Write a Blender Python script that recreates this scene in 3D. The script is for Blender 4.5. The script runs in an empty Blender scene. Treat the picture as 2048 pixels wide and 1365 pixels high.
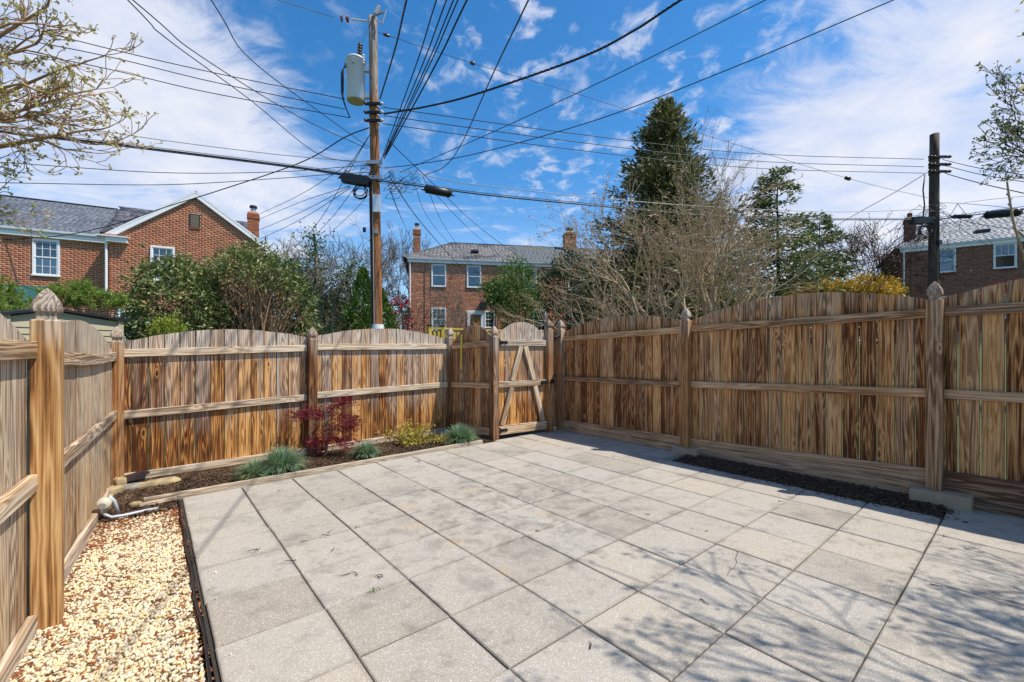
import bpy, math, random
import numpy as np
from mathutils import Matrix, Vector

random.seed(7)
RNG = np.random.default_rng(11)
SC = bpy.context.scene
COL = SC.collection
R = math.radians

# ------------------------------------------------------------------ camera, sky, sun, exposure
HORIZON, FOC, CAMH = 702.3, 868.0, 1.4
cam_d = bpy.data.cameras.new('camera')
cam = bpy.data.objects.new('camera', cam_d)
COL.objects.link(cam)
cam.location = (0, 0, CAMH)
cam.rotation_euler = (R(90), 0, 0)
cam_d.sensor_width = 36
cam_d.lens = 36 * FOC / 2048
cam_d.shift_y = (HORIZON - 682.5) / 2048
cam_d.clip_start, cam_d.clip_end = 0.05, 3000
SC.camera = cam

SUN_EL, SUN_AZ = R(57.5), math.atan2(.6116, -.142)      # azimuth clockwise from +Y
SUN_DIR = Vector((math.sin(SUN_AZ) * math.cos(SUN_EL), math.cos(SUN_AZ) * math.cos(SUN_EL), math.sin(SUN_EL)))
sun_d = bpy.data.lights.new('sun', 'SUN')
sun_d.energy, sun_d.angle, sun_d.color = 3.65, R(.53), (1.0, .945, .86)
sun = bpy.data.objects.new('sun', sun_d)
COL.objects.link(sun)
sun.rotation_euler = (-SUN_DIR).to_track_quat('-Z', 'Y').to_euler()
sun.location = (20, -4, 30)

SC.view_settings.view_transform = 'Standard'
SC.view_settings.look = 'None'
SC.view_settings.exposure = 0.60
SC.view_settings.gamma = 1.0
SC.view_settings.use_curve_mapping = False


class G:
    """small helper to write node trees"""
    def __init__(s, nt):
        s.nt = nt
        nt.nodes.clear()

    def put(s, inp, v):
        if v is None:
            return
        if hasattr(v, 'is_output'):
            s.nt.links.new(v, inp)
        else:
            try:
                inp.default_value = v
            except Exception:
                inp.default_value = tuple(v) + (1.0,) if len(v) == 3 else v

    def node(s, t, ins=None, **props):
        n = s.nt.nodes.new(t)
        for k, v in props.items():
            setattr(n, k, v)
        for k, v in (ins or {}).items():
            s.put(n.inputs[k], v)
        return n

    def m(s, op, a, b=None, c=None, clamp=False):
        n = s.node('ShaderNodeMath', operation=op, use_clamp=clamp)
        s.put(n.inputs[0], a); s.put(n.inputs[1], b)
        if c is not None:
            s.put(n.inputs[2], c)
        return n.outputs[0]

    def v(s, op, a, b=None, out=0):
        n = s.node('ShaderNodeVectorMath', operation=op)
        s.put(n.inputs[0], a)
        if b is not None:
            s.put(n.inputs[1] if op != 'SCALE' else n.inputs['Scale'], b)
        return n.outputs[out]

    def noise(s, vec, scale, detail=3, rough=.55, out='Fac', dist=0.0):
        n = s.node('ShaderNodeTexNoise', {'Vector': vec, 'Scale': scale, 'Detail': detail, 'Roughness': rough, 'Distortion': dist})
        return n.outputs[out]

    def voro(s, vec, scale, feature='F1', out='Distance', rnd=1.0):
        n = s.node('ShaderNodeTexVoronoi', {'Vector': vec, 'Scale': scale, 'Randomness': rnd}, feature=feature)
        return n.outputs[out]

    def mapp(s, vec, scale=(1, 1, 1), loc=(0, 0, 0), rot=(0, 0, 0)):
        n = s.node('ShaderNodeMapping', {'Vector': vec, 'Scale': scale, 'Location': loc, 'Rotation': rot})
        return n.outputs[0]

    def mix(s, f, a, b, mode='MIX'):
        n = s.node('ShaderNodeMix', data_type='RGBA', blend_type=mode)
        s.put(n.inputs[0], f); s.put(n.inputs[6], a); s.put(n.inputs[7], b)
        return n.outputs[2]

    def ramp(s, f, stops, interp='LINEAR'):
        n = s.node('ShaderNodeValToRGB', {'Fac': f})
        cr = n.color_ramp
        cr.interpolation = interp
        while len(cr.elements) < len(stops):
            cr.elements.new(.5)
        for e, (p, c) in zip(cr.elements, stops):
            e.position = p
            e.color = (c, c, c, 1) if isinstance(c, (int, float)) else tuple(c) + (1,)
        return n.outputs[0]

    def step(s, f, a, b):
        n = s.node('ShaderNodeMapRange', {'Value': f, 'From Min': a, 'From Max': b, 'To Min': 0.0, 'To Max': 1.0}, interpolation_type='SMOOTHSTEP', clamp=True)
        return n.outputs[0]

    def coord(s, out='Object'):
        return s.node('ShaderNodeTexCoord').outputs[out]

    def pos(s):
        return s.node('ShaderNodeNewGeometry').outputs['Position']

    def island(s):
        return s.node('ShaderNodeNewGeometry').outputs['Random Per Island']

    def objrand(s):
        return s.node('ShaderNodeObjectInfo').outputs['Random']

    def bump(s, h, strength=.5, dist=.01):
        return s.node('ShaderNodeBump', {'Height': h, 'Strength': strength, 'Distance': dist}).outputs[0]

    def out(s, shader):
        o = s.node('ShaderNodeOutputMaterial')
        s.nt.links.new(shader, o.inputs['Surface'])

    def pbr(s, col, rough=.7, normal=None, metal=0.0, spec=.5, **k):
        d = {'Base Color': col, 'Roughness': rough, 'Metallic': metal, 'Specular IOR Level': spec}
        if normal is not None:
            d['Normal'] = normal
        d.update(k)
        return s.node('ShaderNodeBsdfPrincipled', d).outputs[0]


def pix_dir(u, v):
    return Vector(((u - 1024) / FOC, 1.0, (HORIZON - v) / FOC)).normalized()


# sky: clear spring sky with fair weather cirrus and cirrocumulus
world = bpy.data.worlds.new('World')
SC.world = world
world.use_nodes = True
g = G(world.node_tree)
sky = g.node('ShaderNodeTexSky', sky_type='NISHITA', sun_disc=False, sun_elevation=SUN_EL, sun_rotation=SUN_AZ,
             altitude=0, air_density=1.0, dust_density=.35, ozone_density=2.6)
hs = g.node('ShaderNodeHueSaturation', {'Hue': .492, 'Saturation': 1.30, 'Value': .98, 'Color': sky.outputs[0]})
dirv = g.v('NORMALIZE', g.coord('Generated'))
sx = g.node('ShaderNodeSeparateXYZ', {'Vector': dirv})
zz = g.m('MAXIMUM', g.m('ADD', sx.outputs[2], .16), .05)
pl = g.node('ShaderNodeCombineXYZ', {'X': g.m('DIVIDE', sx.outputs[0], zz), 'Y': g.m('DIVIDE', sx.outputs[1], zz), 'Z': 0.0}).outputs[0]


def blob(u, v, k, amp):
    d = pix_dir(u, v)
    dt = g.v('DOT_PRODUCT', dirv, tuple(d), out=1)
    return g.m('MULTIPLY', g.m('EXPONENT', g.m('MULTIPLY', g.m('SUBTRACT', dt, 1.0), k)), amp)


bias = None
BASE_COVER = .13
for b in [(230, 60, 34, .24), (330, 170, 44, .25), (450, 270, 50, .27), (590, 330, 60, .18), (90, 170, 30, .12), (150, 390, 60, .12),
          (1000, 450, 44, .30), (640, 440, 40, .16), (1520, 350, 34, .26), (1700, 250, 28, .34), (1880, 230, 22, .36), (1990, 400, 26, .24),
          (1640, 90, 60, -.22), (1000, 170, 11, -.42), (730, 100, 44, -.26), (1330, 150, 26, -.18), (560, 60, 70, -.16), (1850, 30, 60, -.10), (1150, 330, 60, -.10)]:
    o = blob(*b)
    bias = o if bias is None else g.m('ADD', bias, o)
warp = g.v('ADD', pl, g.v('SCALE', g.v('SUBTRACT', g.noise(pl, 1.3, 3, .5, 'Color'), (.5, .5, .5)), .7))
wisp = g.noise(g.mapp(warp, (1.0, 2.3, 1), rot=(0, 0, R(28))), 1.7, 10, .66)
tuftn = g.noise(g.mapp(warp, (1.0, 1.6, 1), rot=(0, 0, R(28))), 5.5, 6, .62)
puff = g.noise(pl, 6.5, 5, .55)
wv = g.m('ADD', g.m('MULTIPLY', wisp, 1.75), g.m('MULTIPLY', tuftn, .85))
dens_w = g.step(g.m('ADD', g.m('ADD', wv, BASE_COVER), bias), 1.33, 2.02)
# cirrocumulus puffs, mostly in the middle band of the sky
cell = g.noise(g.mapp(g.v('ADD', pl, g.v('SCALE', g.noise(pl, 4.0, 3, .5, 'Color'), .20)), (1.0, .80, 1)), 12.0, 6, .58)
field = g.step(g.noise(g.mapp(pl, loc=(3.1, 1.7, 0)), 1.3, 2), .40, .60)
fm = g.m('ADD', g.m('ADD', blob(1380, 50, 18, 1.0), blob(1080, 90, 22, .9)), blob(1250, 220, 40, .5), clamp=True)
field = g.m('MAXIMUM', g.m('MULTIPLY', field, .25), g.m('MULTIPLY', fm, g.step(g.noise(g.mapp(pl, loc=(7.1, 2.7, 0)), 2.6, 3), .30, .55)))
dens_p = g.m('MULTIPLY', g.m('MULTIPLY', g.step(cell, .49, .70), field), .80)
dens = g.m('MAXIMUM', dens_w, dens_p)
dens = g.m('MULTIPLY', dens, g.m('ADD', .62, g.m('MULTIPLY', puff, .56)), clamp=True)
hz = g.m('MULTIPLY', g.step(sx.outputs[2], .40, .0), .34)       # paler air near the horizon
dens = g.m('MAXIMUM', dens, hz)
shade = g.noise(g.mapp(pl, loc=(9, 4, 0)), 2.2, 5, .6)
ccol = g.mix(g.step(shade, .35, .68), (3.3, 3.7, 4.75, 1), (4.55, 4.6, 4.9, 1))
skyc = g.mix(dens, g.mix(1.0, hs.outputs[0], (.74, .86, .98, 1), 'MULTIPLY'), ccol)
bg = g.node('ShaderNodeBackground', {'Color': skyc, 'Strength': .132})
wo = g.node('ShaderNodeOutputWorld')
world.node_tree.links.new(bg.outputs[0], wo.inputs['Surface'])


# ------------------------------------------------------------------ object helpers
def obj(name, data, parent=None, M=None):
    o = bpy.data.objects.new(name, data)
    COL.objects.link(o)
    if parent is not None:
        o.parent = parent
        base = Matrix.Identity(4)
        p = parent
        base = p['_w'] if False else WORLD.get(p.name, Matrix.Identity(4))
        if M is None:
            M = base
        o.matrix_basis = base.inverted() @ M
    elif M is not None:
        o.matrix_basis = M
    WORLD[o.name] = M.copy() if M is not None else Matrix.Identity(4)
    return o


WORLD = {}


def empty(name, loc=(0, 0, 0)):
    o = obj(name, None, None, Matrix.Translation(Vector(loc)))
    o.empty_display_size = .2
    return o


def tag(o, label=None, cat=None, group=None, kind=None):
    for k, v in (('label', label), ('category', cat), ('group', group), ('kind', kind)):
        if v:
            o[k] = v
    return o


def smooth(me, on=True):
    me.polygons.foreach_set('use_smooth', np.full(len(me.polygons), on))
    return me


def np_mesh(name, V, F, mat=None, smoothed=False):
    V = np.asarray(V, np.float32).reshape(-1, 3)
    F = np.asarray(F, np.int32)
    me = bpy.data.meshes.new(name)
    n, k = F.shape
    me.vertices.add(len(V)); me.vertices.foreach_set('co', V.ravel())
    me.loops.add(n * k); me.loops.foreach_set('vertex_index', F.ravel())
    me.polygons.add(n)
    me.polygons.foreach_set('loop_start', np.arange(0, n * k, k, dtype=np.int32))
    me.polygons.foreach_set('loop_total', np.full(n, k, np.int32))
    me.update(calc_edges=True)
    if mat:
        me.materials.append(mat)
    if smoothed:
        smooth(me)
    return me


class MB:
    """collects simple solids into one mesh"""
    def __init__(s):
        s.v, s.f = [], []

    def add(s, vs, fs):
        b = len(s.v)
        s.v += [tuple(x) for x in vs]
        s.f += [tuple(b + i for i in f) for f in fs]
        return s

    def box(s, c, d, M=None):
        x, y, z = (q / 2 for q in d)
        vs = [Vector((c[0] + a * x, c[1] + b * y, c[2] + e * z)) for e in (-1, 1) for b in (-1, 1) for a in (-1, 1)]
        if M is not None:
            vs = [M @ q for q in vs]
        return s.add(vs, [(0, 2, 3, 1), (4, 5, 7, 6), (0, 1, 5, 4), (2, 6, 7, 3), (0, 4, 6, 2), (1, 3, 7, 5)])

    def tube(s, pts, rad, n=8, cap=True):
        pts = [Vector(p) for p in pts]
        if not hasattr(rad, '__len__'):
            rad = [rad] * len(pts)
        ref = Vector((0, 0, 1))
        tot = pts[-1] - pts[0]
        if tot.length and abs(tot.normalized().z) > .8:
            ref = Vector((1, 0, 0))
        vs, fs = [], []
        for i, p in enumerate(pts):
            t = (pts[min(i + 1, len(pts) - 1)] - pts[max(i - 1, 0)]).normalized()
            a = t.cross(ref)
            a = a.normalized() if a.length > 1e-6 else Vector((1, 0, 0))
            b = t.cross(a)
            for k in range(n):
                q = 2 * math.pi * k / n
                vs.append(p + (a * math.cos(q) + b * math.sin(q)) * rad[i])
        for i in range(len(pts) - 1):
            for k in range(n):
                fs.append((i * n + k, i * n + (k + 1) % n, (i + 1) * n + (k + 1) % n, (i + 1) * n + k))
        if cap:
            fs.append(tuple(range(n - 1, -1, -1)))
            fs.append(tuple((len(pts) - 1) * n + k for k in range(n)))
        return s.add(vs, fs)

    def loft(s, prof, square=False, M=None, n=16, cham=.18):
        """prof: (z, half size); round or chamfered square section"""
        vs, fs = [], []
        if square:
            c = 1 - cham
            sec = [(c, -1), (1, -c), (1, c), (c, 1), (-c, 1), (-1, c), (-1, -c), (-c, -1)]
        else:
            sec = [(math.cos(2 * math.pi * k / n), math.sin(2 * math.pi * k / n)) for k in range(n)]
        n = len(sec)
        for z, r in prof:
            for x, y in sec:
                q = Vector((x * r, y * r, z))
                vs.append(M @ q if M is not None else q)
        for i in range(len(prof) - 1):
            for k in range(n):
                fs.append((i * n + k, i * n + (k + 1) % n, (i + 1) * n + (k + 1) % n, (i + 1) * n + k))
        fs.append(tuple(range(n - 1, -1, -1)))
        fs.append(tuple((len(prof) - 1) * n + k for k in range(n)))
        return s.add(vs, fs)

    def prism(s, poly, z0, z1, M=None):
        n = len(poly)
        vs = [Vector((x, y, z)) for z in (z0, z1) for x, y in poly]
        if M is not None:
            vs = [M @ q for q in vs]
        fs = [tuple(range(n - 1, -1, -1)), tuple(range(n, 2 * n))]
        fs += [(k, (k + 1) % n, n + (k + 1) % n, n + k) for k in range(n)]
        return s.add(vs, fs)

    def mesh(s, name, mat=None, sm=False):
        me = bpy.data.meshes.new(name)
        me.from_pydata(s.v, [], s.f)
        me.update()
        if mat:
            me.materials.append(mat)
        if sm:
            smooth(me)
        return me

    def build(s, name, mat, parent=None, sm=False, M=None):
        """vertices are in world space unless M is given"""
        if M is None:
            M = Matrix.Identity(4)
            if parent is not None:
                M = WORLD[parent.name]
                inv = M.inverted()
                s.v = [tuple(inv @ Vector(q)) for q in s.v]
        return obj(name, s.mesh(name, mat, sm), parent, M)


def at(u, v, Y):
    return Vector(((u - 1024) / FOC * Y, Y, CAMH + (HORIZON - v) / FOC * Y))


# patio frame: e_i along the back fence, e_j away along the side fences
OX, OY = -.131, .534
EI = Vector((.7697, .6384, 0)); EJ = Vector((-.6384, .7697, 0))


def P(i, j, z=0.0):
    return Vector((OX + EI.x * i + EJ.x * j, OY + EI.y * i + EJ.y * j, z))


PATIO_ROT = math.atan2(EI.y, EI.x)


def frame(o, x, y, z):
    return Matrix(((x[0], y[0], z[0], o[0]), (x[1], y[1], z[1], o[1]), (x[2], y[2], z[2], o[2]), (0, 0, 0, 1)))


def sstep(a, b, x):
    t = max(0., min(1., (x - a) / (b - a)))
    return t * t * (3 - 2 * t)


def gz(i, j):
    """level of the yard: it sinks a little towards the far left corner"""
    return -.037 * sstep(1.5, 4.8, j) * (1 - sstep(.2, 3.2, i))


# ------------------------------------------------------------------ materials
def material(name):
    m = bpy.data.materials.new(name)
    m.use_nodes = True
    return m, G(m.node_tree)


def plain(name, col, rough=.6, metal=0.0, var=.12, scale=30, bump=.0):
    m, g = material(name)
    n = g.noise(g.coord(), scale, 4)
    c = g.mix(g.m('MULTIPLY', n, var * 2), col, tuple(q * .55 for q in col))
    nb = g.bump(n, bump, .01) if bump else None
    g.out(g.pbr(c, rough, nb, metal))
    return m


def wood(name, light, mid, dark, grey, greyness=.4, top=None, freq=22, rough=.85, seed=0.0, contrast=1.12, edge=None):
    """grain runs along local Z; every board gets its own piece of the tree"""
    m, g = material(name)
    rnd = g.objrand()
    off = g.node('ShaderNodeCombineXYZ', {'X': g.m('MULTIPLY', rnd, 61.3), 'Y': g.m('MULTIPLY', rnd, 23.1 + seed), 'Z': g.m('MULTIPLY', rnd, 41.7)}).outputs[0]
    co = g.coord()
    p = g.v('ADD', co, off)
    sep = g.node('ShaderNodeSeparateXYZ', {'Vector': co})
    # knots
    kv = g.mapp(p, (7.0, 7.0, 2.6))
    kd = g.m('MULTIPLY', g.voro(kv, 1.0), 1.25)
    kz = g.voro(kv, 1.0, out='Color')
    ksel = g.step(g.node('ShaderNodeSeparateXYZ', {'Vector': kz}).outputs[0], .50, .54)
    kn = g.m('MULTIPLY', g.m('EXPONENT', g.m('MULTIPLY', kd, -7.0)), ksel)
    # plain sawn figure: contour lines of a stretched noise, bent round the knots
    base = g.noise(g.mapp(p, (10.5, 10.5, .55)), 1.0, 2, .45)
    fig = g.m('ADD', g.m('MULTIPLY', base, freq * 1.5), g.m('MULTIPLY', kn, 5.0))
    ring = g.m('ADD', g.m('MULTIPLY', g.m('SINE', g.m('MULTIPLY', fig, 3.1)), .5), .5)
    fine = g.noise(g.mapp(p, (120, 120, 2.4)), 1.0, 5, .72)
    streak = g.noise(g.mapp(p, (48, 48, .65)), 1.0, 5, .68)
    t = g.m('ADD', g.m('MULTIPLY', g.m('POWER', ring, 1.8), .27), g.m('ADD', g.m('MULTIPLY', g.m('SUBTRACT', fine, .5), 1.0), g.m('MULTIPLY', g.m('SUBTRACT', streak, .5), 1.15)))
    t = g.m('ADD', t, .30)
    t = g.m('ADD', t, g.m('MULTIPLY', g.m('SUBTRACT', g.noise(g.mapp(p, (2.5, 2.5, 1.6)), 1.0, 3, .6), .5), .55))
    t = g.m('ADD', t, g.m('MULTIPLY', g.m('SUBTRACT', rnd, .5), .40))
    t = g.m('ADD', g.m('MULTIPLY', g.m('SUBTRACT', t, .48), contrast), .48)
    c = g.ramp(t, [(.12, dark), (.38, mid), (.68, light), (.92, tuple(min(1, q * 1.25) for q in light))])
    # silvery weathering, in streaks, stronger where boards catch the rain
    w = g.m('ADD', g.m('MULTIPLY', g.m('SUBTRACT', g.noise(g.mapp(p, (13, 13, .45)), 1.0, 4, .6), .5), 2.1), greyness)
    w = g.m('ADD', w, g.m('MULTIPLY', g.m('SUBTRACT', g.m('FRACT', g.m('MULTIPLY', rnd, 7.77)), .5), .45))
    if top is not None:
        w = g.m('ADD', w, g.m('MULTIPLY', g.step(sep.outputs[2], top[0], top[1]), top[2]))
        if len(top) > 3:       # warm tannin stains towards the foot
            w = g.m('SUBTRACT', w, g.m('MULTIPLY', g.step(sep.outputs[2], .75, .15), top[3]))
    w = g.m('MULTIPLY', w, .88, clamp=True)
    gc = g.mix(g.step(g.m('ADD', g.m('MULTIPLY', fine, .75), g.m('MULTIPLY', ring, .40)), .28, .80), tuple(q * w_ for q, w_ in zip(grey, (.40, .36, .31))), grey)
    c = g.mix(w, c, gc)
    c = g.mix(g.m('MULTIPLY', g.step(kn, .42, .78), .8), c, (.07, .035, .015, 1))
    halo = g.m('MULTIPLY', g.m('MULTIPLY', g.step(kn, .16, .32), g.step(kn, .52, .36)), .5)
    c = g.mix(halo, c, tuple(min(1, q * 1.25) for q in light) + (1,))
    if edge:        # boards are darkened along their long edges to set them apart
        c = g.mix(g.m('MULTIPLY', g.step(g.m('ADD', g.m('ABSOLUTE', sep.outputs[0]), g.m('MULTIPLY', g.m('SUBTRACT', streak, .5), .012)), edge - .008, edge), .72), c, tuple(q * .5 for q in dark) + (1,))
    # a green cast of algae and dirt at the foot
    h = g.m('ADD', g.m('MULTIPLY', ring, .5), g.m('ADD', fine, g.m('MULTIPLY', kn, -.6)))
    g.out(g.pbr(c, rough, g.bump(h, .55, .004), spec=.25))
    return m


WL, WM, WD = (.60, .32, .105), (.35, .132, .030), (.085, .027, .008)
M_picket = wood('picket wood', WL, WM, WD, (.58, .49, .40), .30, (1.20, 1.48, .75, .62), contrast=1.4, edge=.069)
M_picket_r = wood('picket wood brown', (.66, .345, .135), (.41, .172, .056), (.10, .034, .011), (.60, .44, .30), .12, (1.50, 1.78, .50, .12), seed=3.0, contrast=1.30, edge=.069)
M_picket_l = wood('picket wood pale', (.58, .40, .21), (.38, .21, .085), (.12, .052, .019), (.64, .565, .45), .52, (1.1, 1.5, .3, .3), seed=5.0, contrast=1.3, edge=.070)
M_rail = wood('rail wood', (.66, .49, .31), (.45, .28, .14), (.15, .08, .035), (.66, .59, .49), .48, seed=1.0, freq=15)
M_rail_r = wood('rail wood brown', (.60, .36, .185), (.38, .195, .088), (.11, .048, .019), (.60, .48, .36), .18, seed=2.0, freq=15)
M_post = wood('post wood', (.42, .215, .082), (.24, .095, .030), (.08, .030, .010), (.48, .41, .335), .08, (1.3, 1.6, .5), freq=13, seed=4.0)
M_post_l = wood('post wood honey', (.58, .36, .155), (.40, .20, .066), (.14, .055, .018), (.57, .51, .42), .04, (1.4, 1.6, .55), freq=11, seed=4.4)
M_post_r = wood('post wood dull', (.52, .31, .165), (.32, .16, .075), (.09, .042, .02), (.46, .39, .32), .28, freq=12, seed=6.6)
M_fin = wood('finial wood', (.46, .33, .21), (.30, .19, .11), (.09, .05, .025), (.50, .44, .37), .45, freq=26, seed=6.1)
M_kick = wood('kick board wood', (.58, .36, .20), (.37, .20, .10), (.12, .052, .025), (.60, .45, .33), .18, freq=16, seed=6.0)
M_timber = wood('edging wood', (.68, .52, .32), (.50, .34, .18), (.25, .15, .07), (.62, .56, .46), .45, seed=7.0)
M_pole = wood('pole wood', (.30, .128, .050), (.16, .060, .022), (.05, .018, .008), (.38, .33, .28), .0, (8.2, 9.0, .95), freq=10, seed=8.0)
M_pole2 = wood('dark pole wood', (.14, .085, .055), (.075, .042, .027), (.025, .015, .011), (.17, .135, .11), .25, freq=10, seed=9.0)

# concrete paving slabs with exposed sand, stains in place
m, g = material('paving concrete'); M_slab = m
rnd = g.objrand(); ps = g.pos()
spk = g.noise(ps, 230, 3, .7)
spk2 = g.voro(ps, 260, out='Color')
blot = g.noise(ps, 2.6, 5, .62)
tone = g.ramp(rnd, [(0, (.345, .300, .236)), (.3, (.392, .345, .278)), (.62, (.424, .376, .304)), (.85, (.408, .366, .304)), (1, (.452, .382, .285))])
c = g.mix(g.m('MULTIPLY', g.step(spk, .52, .72), .65), tone, (.16, .15, .14, 1))
c = g.mix(g.m('MULTIPLY', g.step(g.node('ShaderNodeSeparateXYZ', {'Vector': spk2}).outputs[0], .82, .95), .55), c, (.78, .74, .66, 1))
c = g.mix(g.m('MULTIPLY', g.step(blot, .50, .76), .55), c, (.16, .145, .125, 1))
fbl = g.noise(g.v('ADD', ps, g.v('SCALE', g.noise(ps, 5, 2, .5, 'Color'), .2)), 7.5, 6, .68)
c = g.mix(g.m('MULTIPLY', g.step(fbl, .53, .70), .42), c, (.15, .135, .115, 1))
big = g.v('DISTANCE', ps, (-.05, 3.9, 0), out=1)
c = g.mix(g.m('MULTIPLY', g.step(big, 1.7, .3), g.m('MULTIPLY', g.step(fbl, .42, .6), .5)), c, (.17, .15, .12, 1))
for (sx_, sy_, rr) in ((-.95, 3.92, .17), (-.78, 3.5, .16), (.28, 3.75, .12), (-.42, 3.18, .09), (-.05, 2.75, .09), (-.42, 4.35, .12)):
    dd = g.v('DISTANCE', g.v('ADD', ps, g.v('SCALE', g.noise(ps, 14, 3, .5, 'Color'), .10)), (sx_ + .05, sy_ + .05, .05), out=1)
    c = g.mix(g.m('MULTIPLY', g.step(dd, rr, .02), .28), c, (.44, .29, .11, 1))
so = g.node('ShaderNodeSeparateXYZ', {'Vector': g.coord()})
ed_ = g.m('MAXIMUM', g.m('MULTIPLY', g.m('ABSOLUTE', so.outputs[0]), 1 / .243), g.m('MULTIPLY', g.m('ABSOLUTE', so.outputs[1]), 1 / .247))
ed_ = g.m('ADD', ed_, g.m('MULTIPLY', g.m('SUBTRACT', fbl, .5), .22))
c = g.mix(g.m('MULTIPLY', g.step(ed_, .90, 1.0), .27), c, (.12, .10, .08, 1))
g.out(g.pbr(c, .88, g.bump(g.m('ADD', spk, g.m('MULTIPLY', fbl, .3)), .55, .003), spec=.25))

m, g = material('joint sand'); M_joint = m
n = g.noise(g.pos(), 60, 4)
g.out(g.pbr(g.mix(n, (.018, .015, .012, 1), (.06, .05, .036, 1)), .95))


LEAF_GAIN = {'leathery leaves': 1.55, 'cedar sprays': 3.6, 'hemlock sprays': 2.2, 'glossy leaves': 1.5, 'dark glossy leaves': 1.7, 'arborvitae sprays': 1.5,
             'pine needles': 2.5, 'gold conifer': 1.3, 'ivy leaves': 1.5, 'maple leaves': 1.0, 'yellow blossom': 1.6, 'mulch chips': 1.7, 'buds': 1.25, 'leaf litter': 1.25,
             'fescue blades': 1.35, 'golden leaves': 1.2, 'dogwood blossom': 1.1}


def leafmat(name, cols, trans=.3, rough=.5, spec=.4):
    m, g = material(name)
    q_ = LEAF_GAIN.get(name, 1.0)
    cols = [tuple(min(.9, x * q_) for x in cc) for cc in cols]
    k = len(cols)
    f = g.m('ADD', g.m('MULTIPLY', g.island(), .82), g.m('MULTIPLY', g.noise(g.coord(), 1.7, 2), .18))
    c = g.ramp(f, [(.05 + .9 * q / max(1, k - 1), cc) for q, cc in enumerate(cols)])
    a = g.pbr(c, rough, spec=spec)
    if trans:
        t = g.node('ShaderNodeBsdfTranslucent', {'Color': c}).outputs[0]
        a = g.node('ShaderNodeMixShader', {0: trans, 1: a, 2: t}).outputs[0]
    g.out(a)
    return m


M_gravel = leafmat('pebbles', [(.78, .66, .43), (.66, .47, .22), (.82, .73, .52), (.72, .55, .29), (.78, .66, .42), (.42, .38, .33), (.86, .78, .58), (.58, .36, .14)], 0, .7)
M_litter = leafmat('leaf litter', [(.30, .09, .03), (.18, .055, .02), (.36, .13, .04), (.10, .05, .03), (.24, .07, .025)], .15, .8)
M_mulch = leafmat('mulch chips', [(.034, .020, .012), (.065, .038, .022), (.022, .014, .009), (.095, .055, .032), (.045, .027, .016), (.17, .11, .065)], 0, .9, .2)
m, g = material('soil'); M_soil = m
n = g.noise(g.pos(), 45, 5, .7)
g.out(g.pbr(g.mix(n, (.012, .008, .006, 1), (.055, .034, .022, 1)), .95, g.bump(n, 1.0, .02)))
m, g = material('gravel base'); M_gbase = m
n = g.voro(g.pos(), 70, out='Color')
g.out(g.pbr(g.mix(g.node('ShaderNodeSeparateXYZ', {'Vector': n}).outputs[0], (.42, .30, .17, 1), (.72, .62, .46, 1)), .9))
m, g = material('lawn'); M_lawn = m
ps = g.pos()
n = g.noise(ps, 1.3, 5, .6); n2 = g.noise(ps, 38, 4, .7)
c = g.mix(n, (.055, .095, .022, 1), (.115, .145, .04, 1))
c = g.mix(g.m('MULTIPLY', n2, .55), c, (.03, .05, .012, 1))
g.out(g.pbr(c, .9, g.bump(n2, .8, .04)))


def brickmat(name, cols):
    m, g = material(name)
    r = g.m('FRACT', g.m('ADD', g.island(), g.objrand()))
    n = g.noise(g.coord(), 28, 4, .6)
    c = g.ramp(r, [(q / (len(cols) - 1), cc) for q, cc in enumerate(cols)])
    c = g.mix(g.m('MULTIPLY', n, .5), c, tuple(q * .45 for q in cols[0]))
    g.out(g.pbr(c, .85, g.bump(n, .4, .004), spec=.25))
    return m


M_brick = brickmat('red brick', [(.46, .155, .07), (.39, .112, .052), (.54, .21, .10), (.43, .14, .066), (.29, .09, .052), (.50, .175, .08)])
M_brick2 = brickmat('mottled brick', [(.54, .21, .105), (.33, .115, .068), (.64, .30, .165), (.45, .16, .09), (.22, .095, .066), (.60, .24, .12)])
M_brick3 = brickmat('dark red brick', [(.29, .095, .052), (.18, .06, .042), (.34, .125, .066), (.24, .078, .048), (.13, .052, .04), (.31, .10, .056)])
M_mortar = plain('mortar', (.82, .62, .42), .9, var=.15)
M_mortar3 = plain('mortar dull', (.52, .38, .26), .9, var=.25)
M_white = plain('white paint', (.80, .80, .79), .45, var=.06, scale=4)
M_whitesh = plain('off white metal', (.66, .67, .66), .4, var=.1, scale=3)
M_curtain = plain('curtain', (.88, .87, .85), .9, var=.35, scale=14)
M_dark = plain('painted dark', (.012, .013, .016), .8)
M_orange = plain('bamboo blind', (.55, .27, .07), .8, var=.4, scale=9)
M_bluish = plain('blue pane tone', (.13, .19, .21), .8, var=.2, scale=5)  # flat blue-grey tone filling panes from behind
M_pinkish = plain('wood door', (.34, .15, .05), .6, var=.3, scale=10)
m, g = material('window glass'); M_glass = m
fr = g.node('ShaderNodeFresnel', {'IOR': 1.55}).outputs[0]
tr = g.node('ShaderNodeBsdfTransparent', {'Color': (.78, .84, .86, 1)}).outputs[0]
gl = g.node('ShaderNodeBsdfGlossy', {'Color': (.9, .95, 1, 1), 'Roughness': .03}).outputs[0]
g.out(g.node('ShaderNodeMixShader', {0: g.m('ADD', g.m('MULTIPLY', fr, 1.0), .04, clamp=True), 1: tr, 2: gl}).outputs[0])


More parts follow.
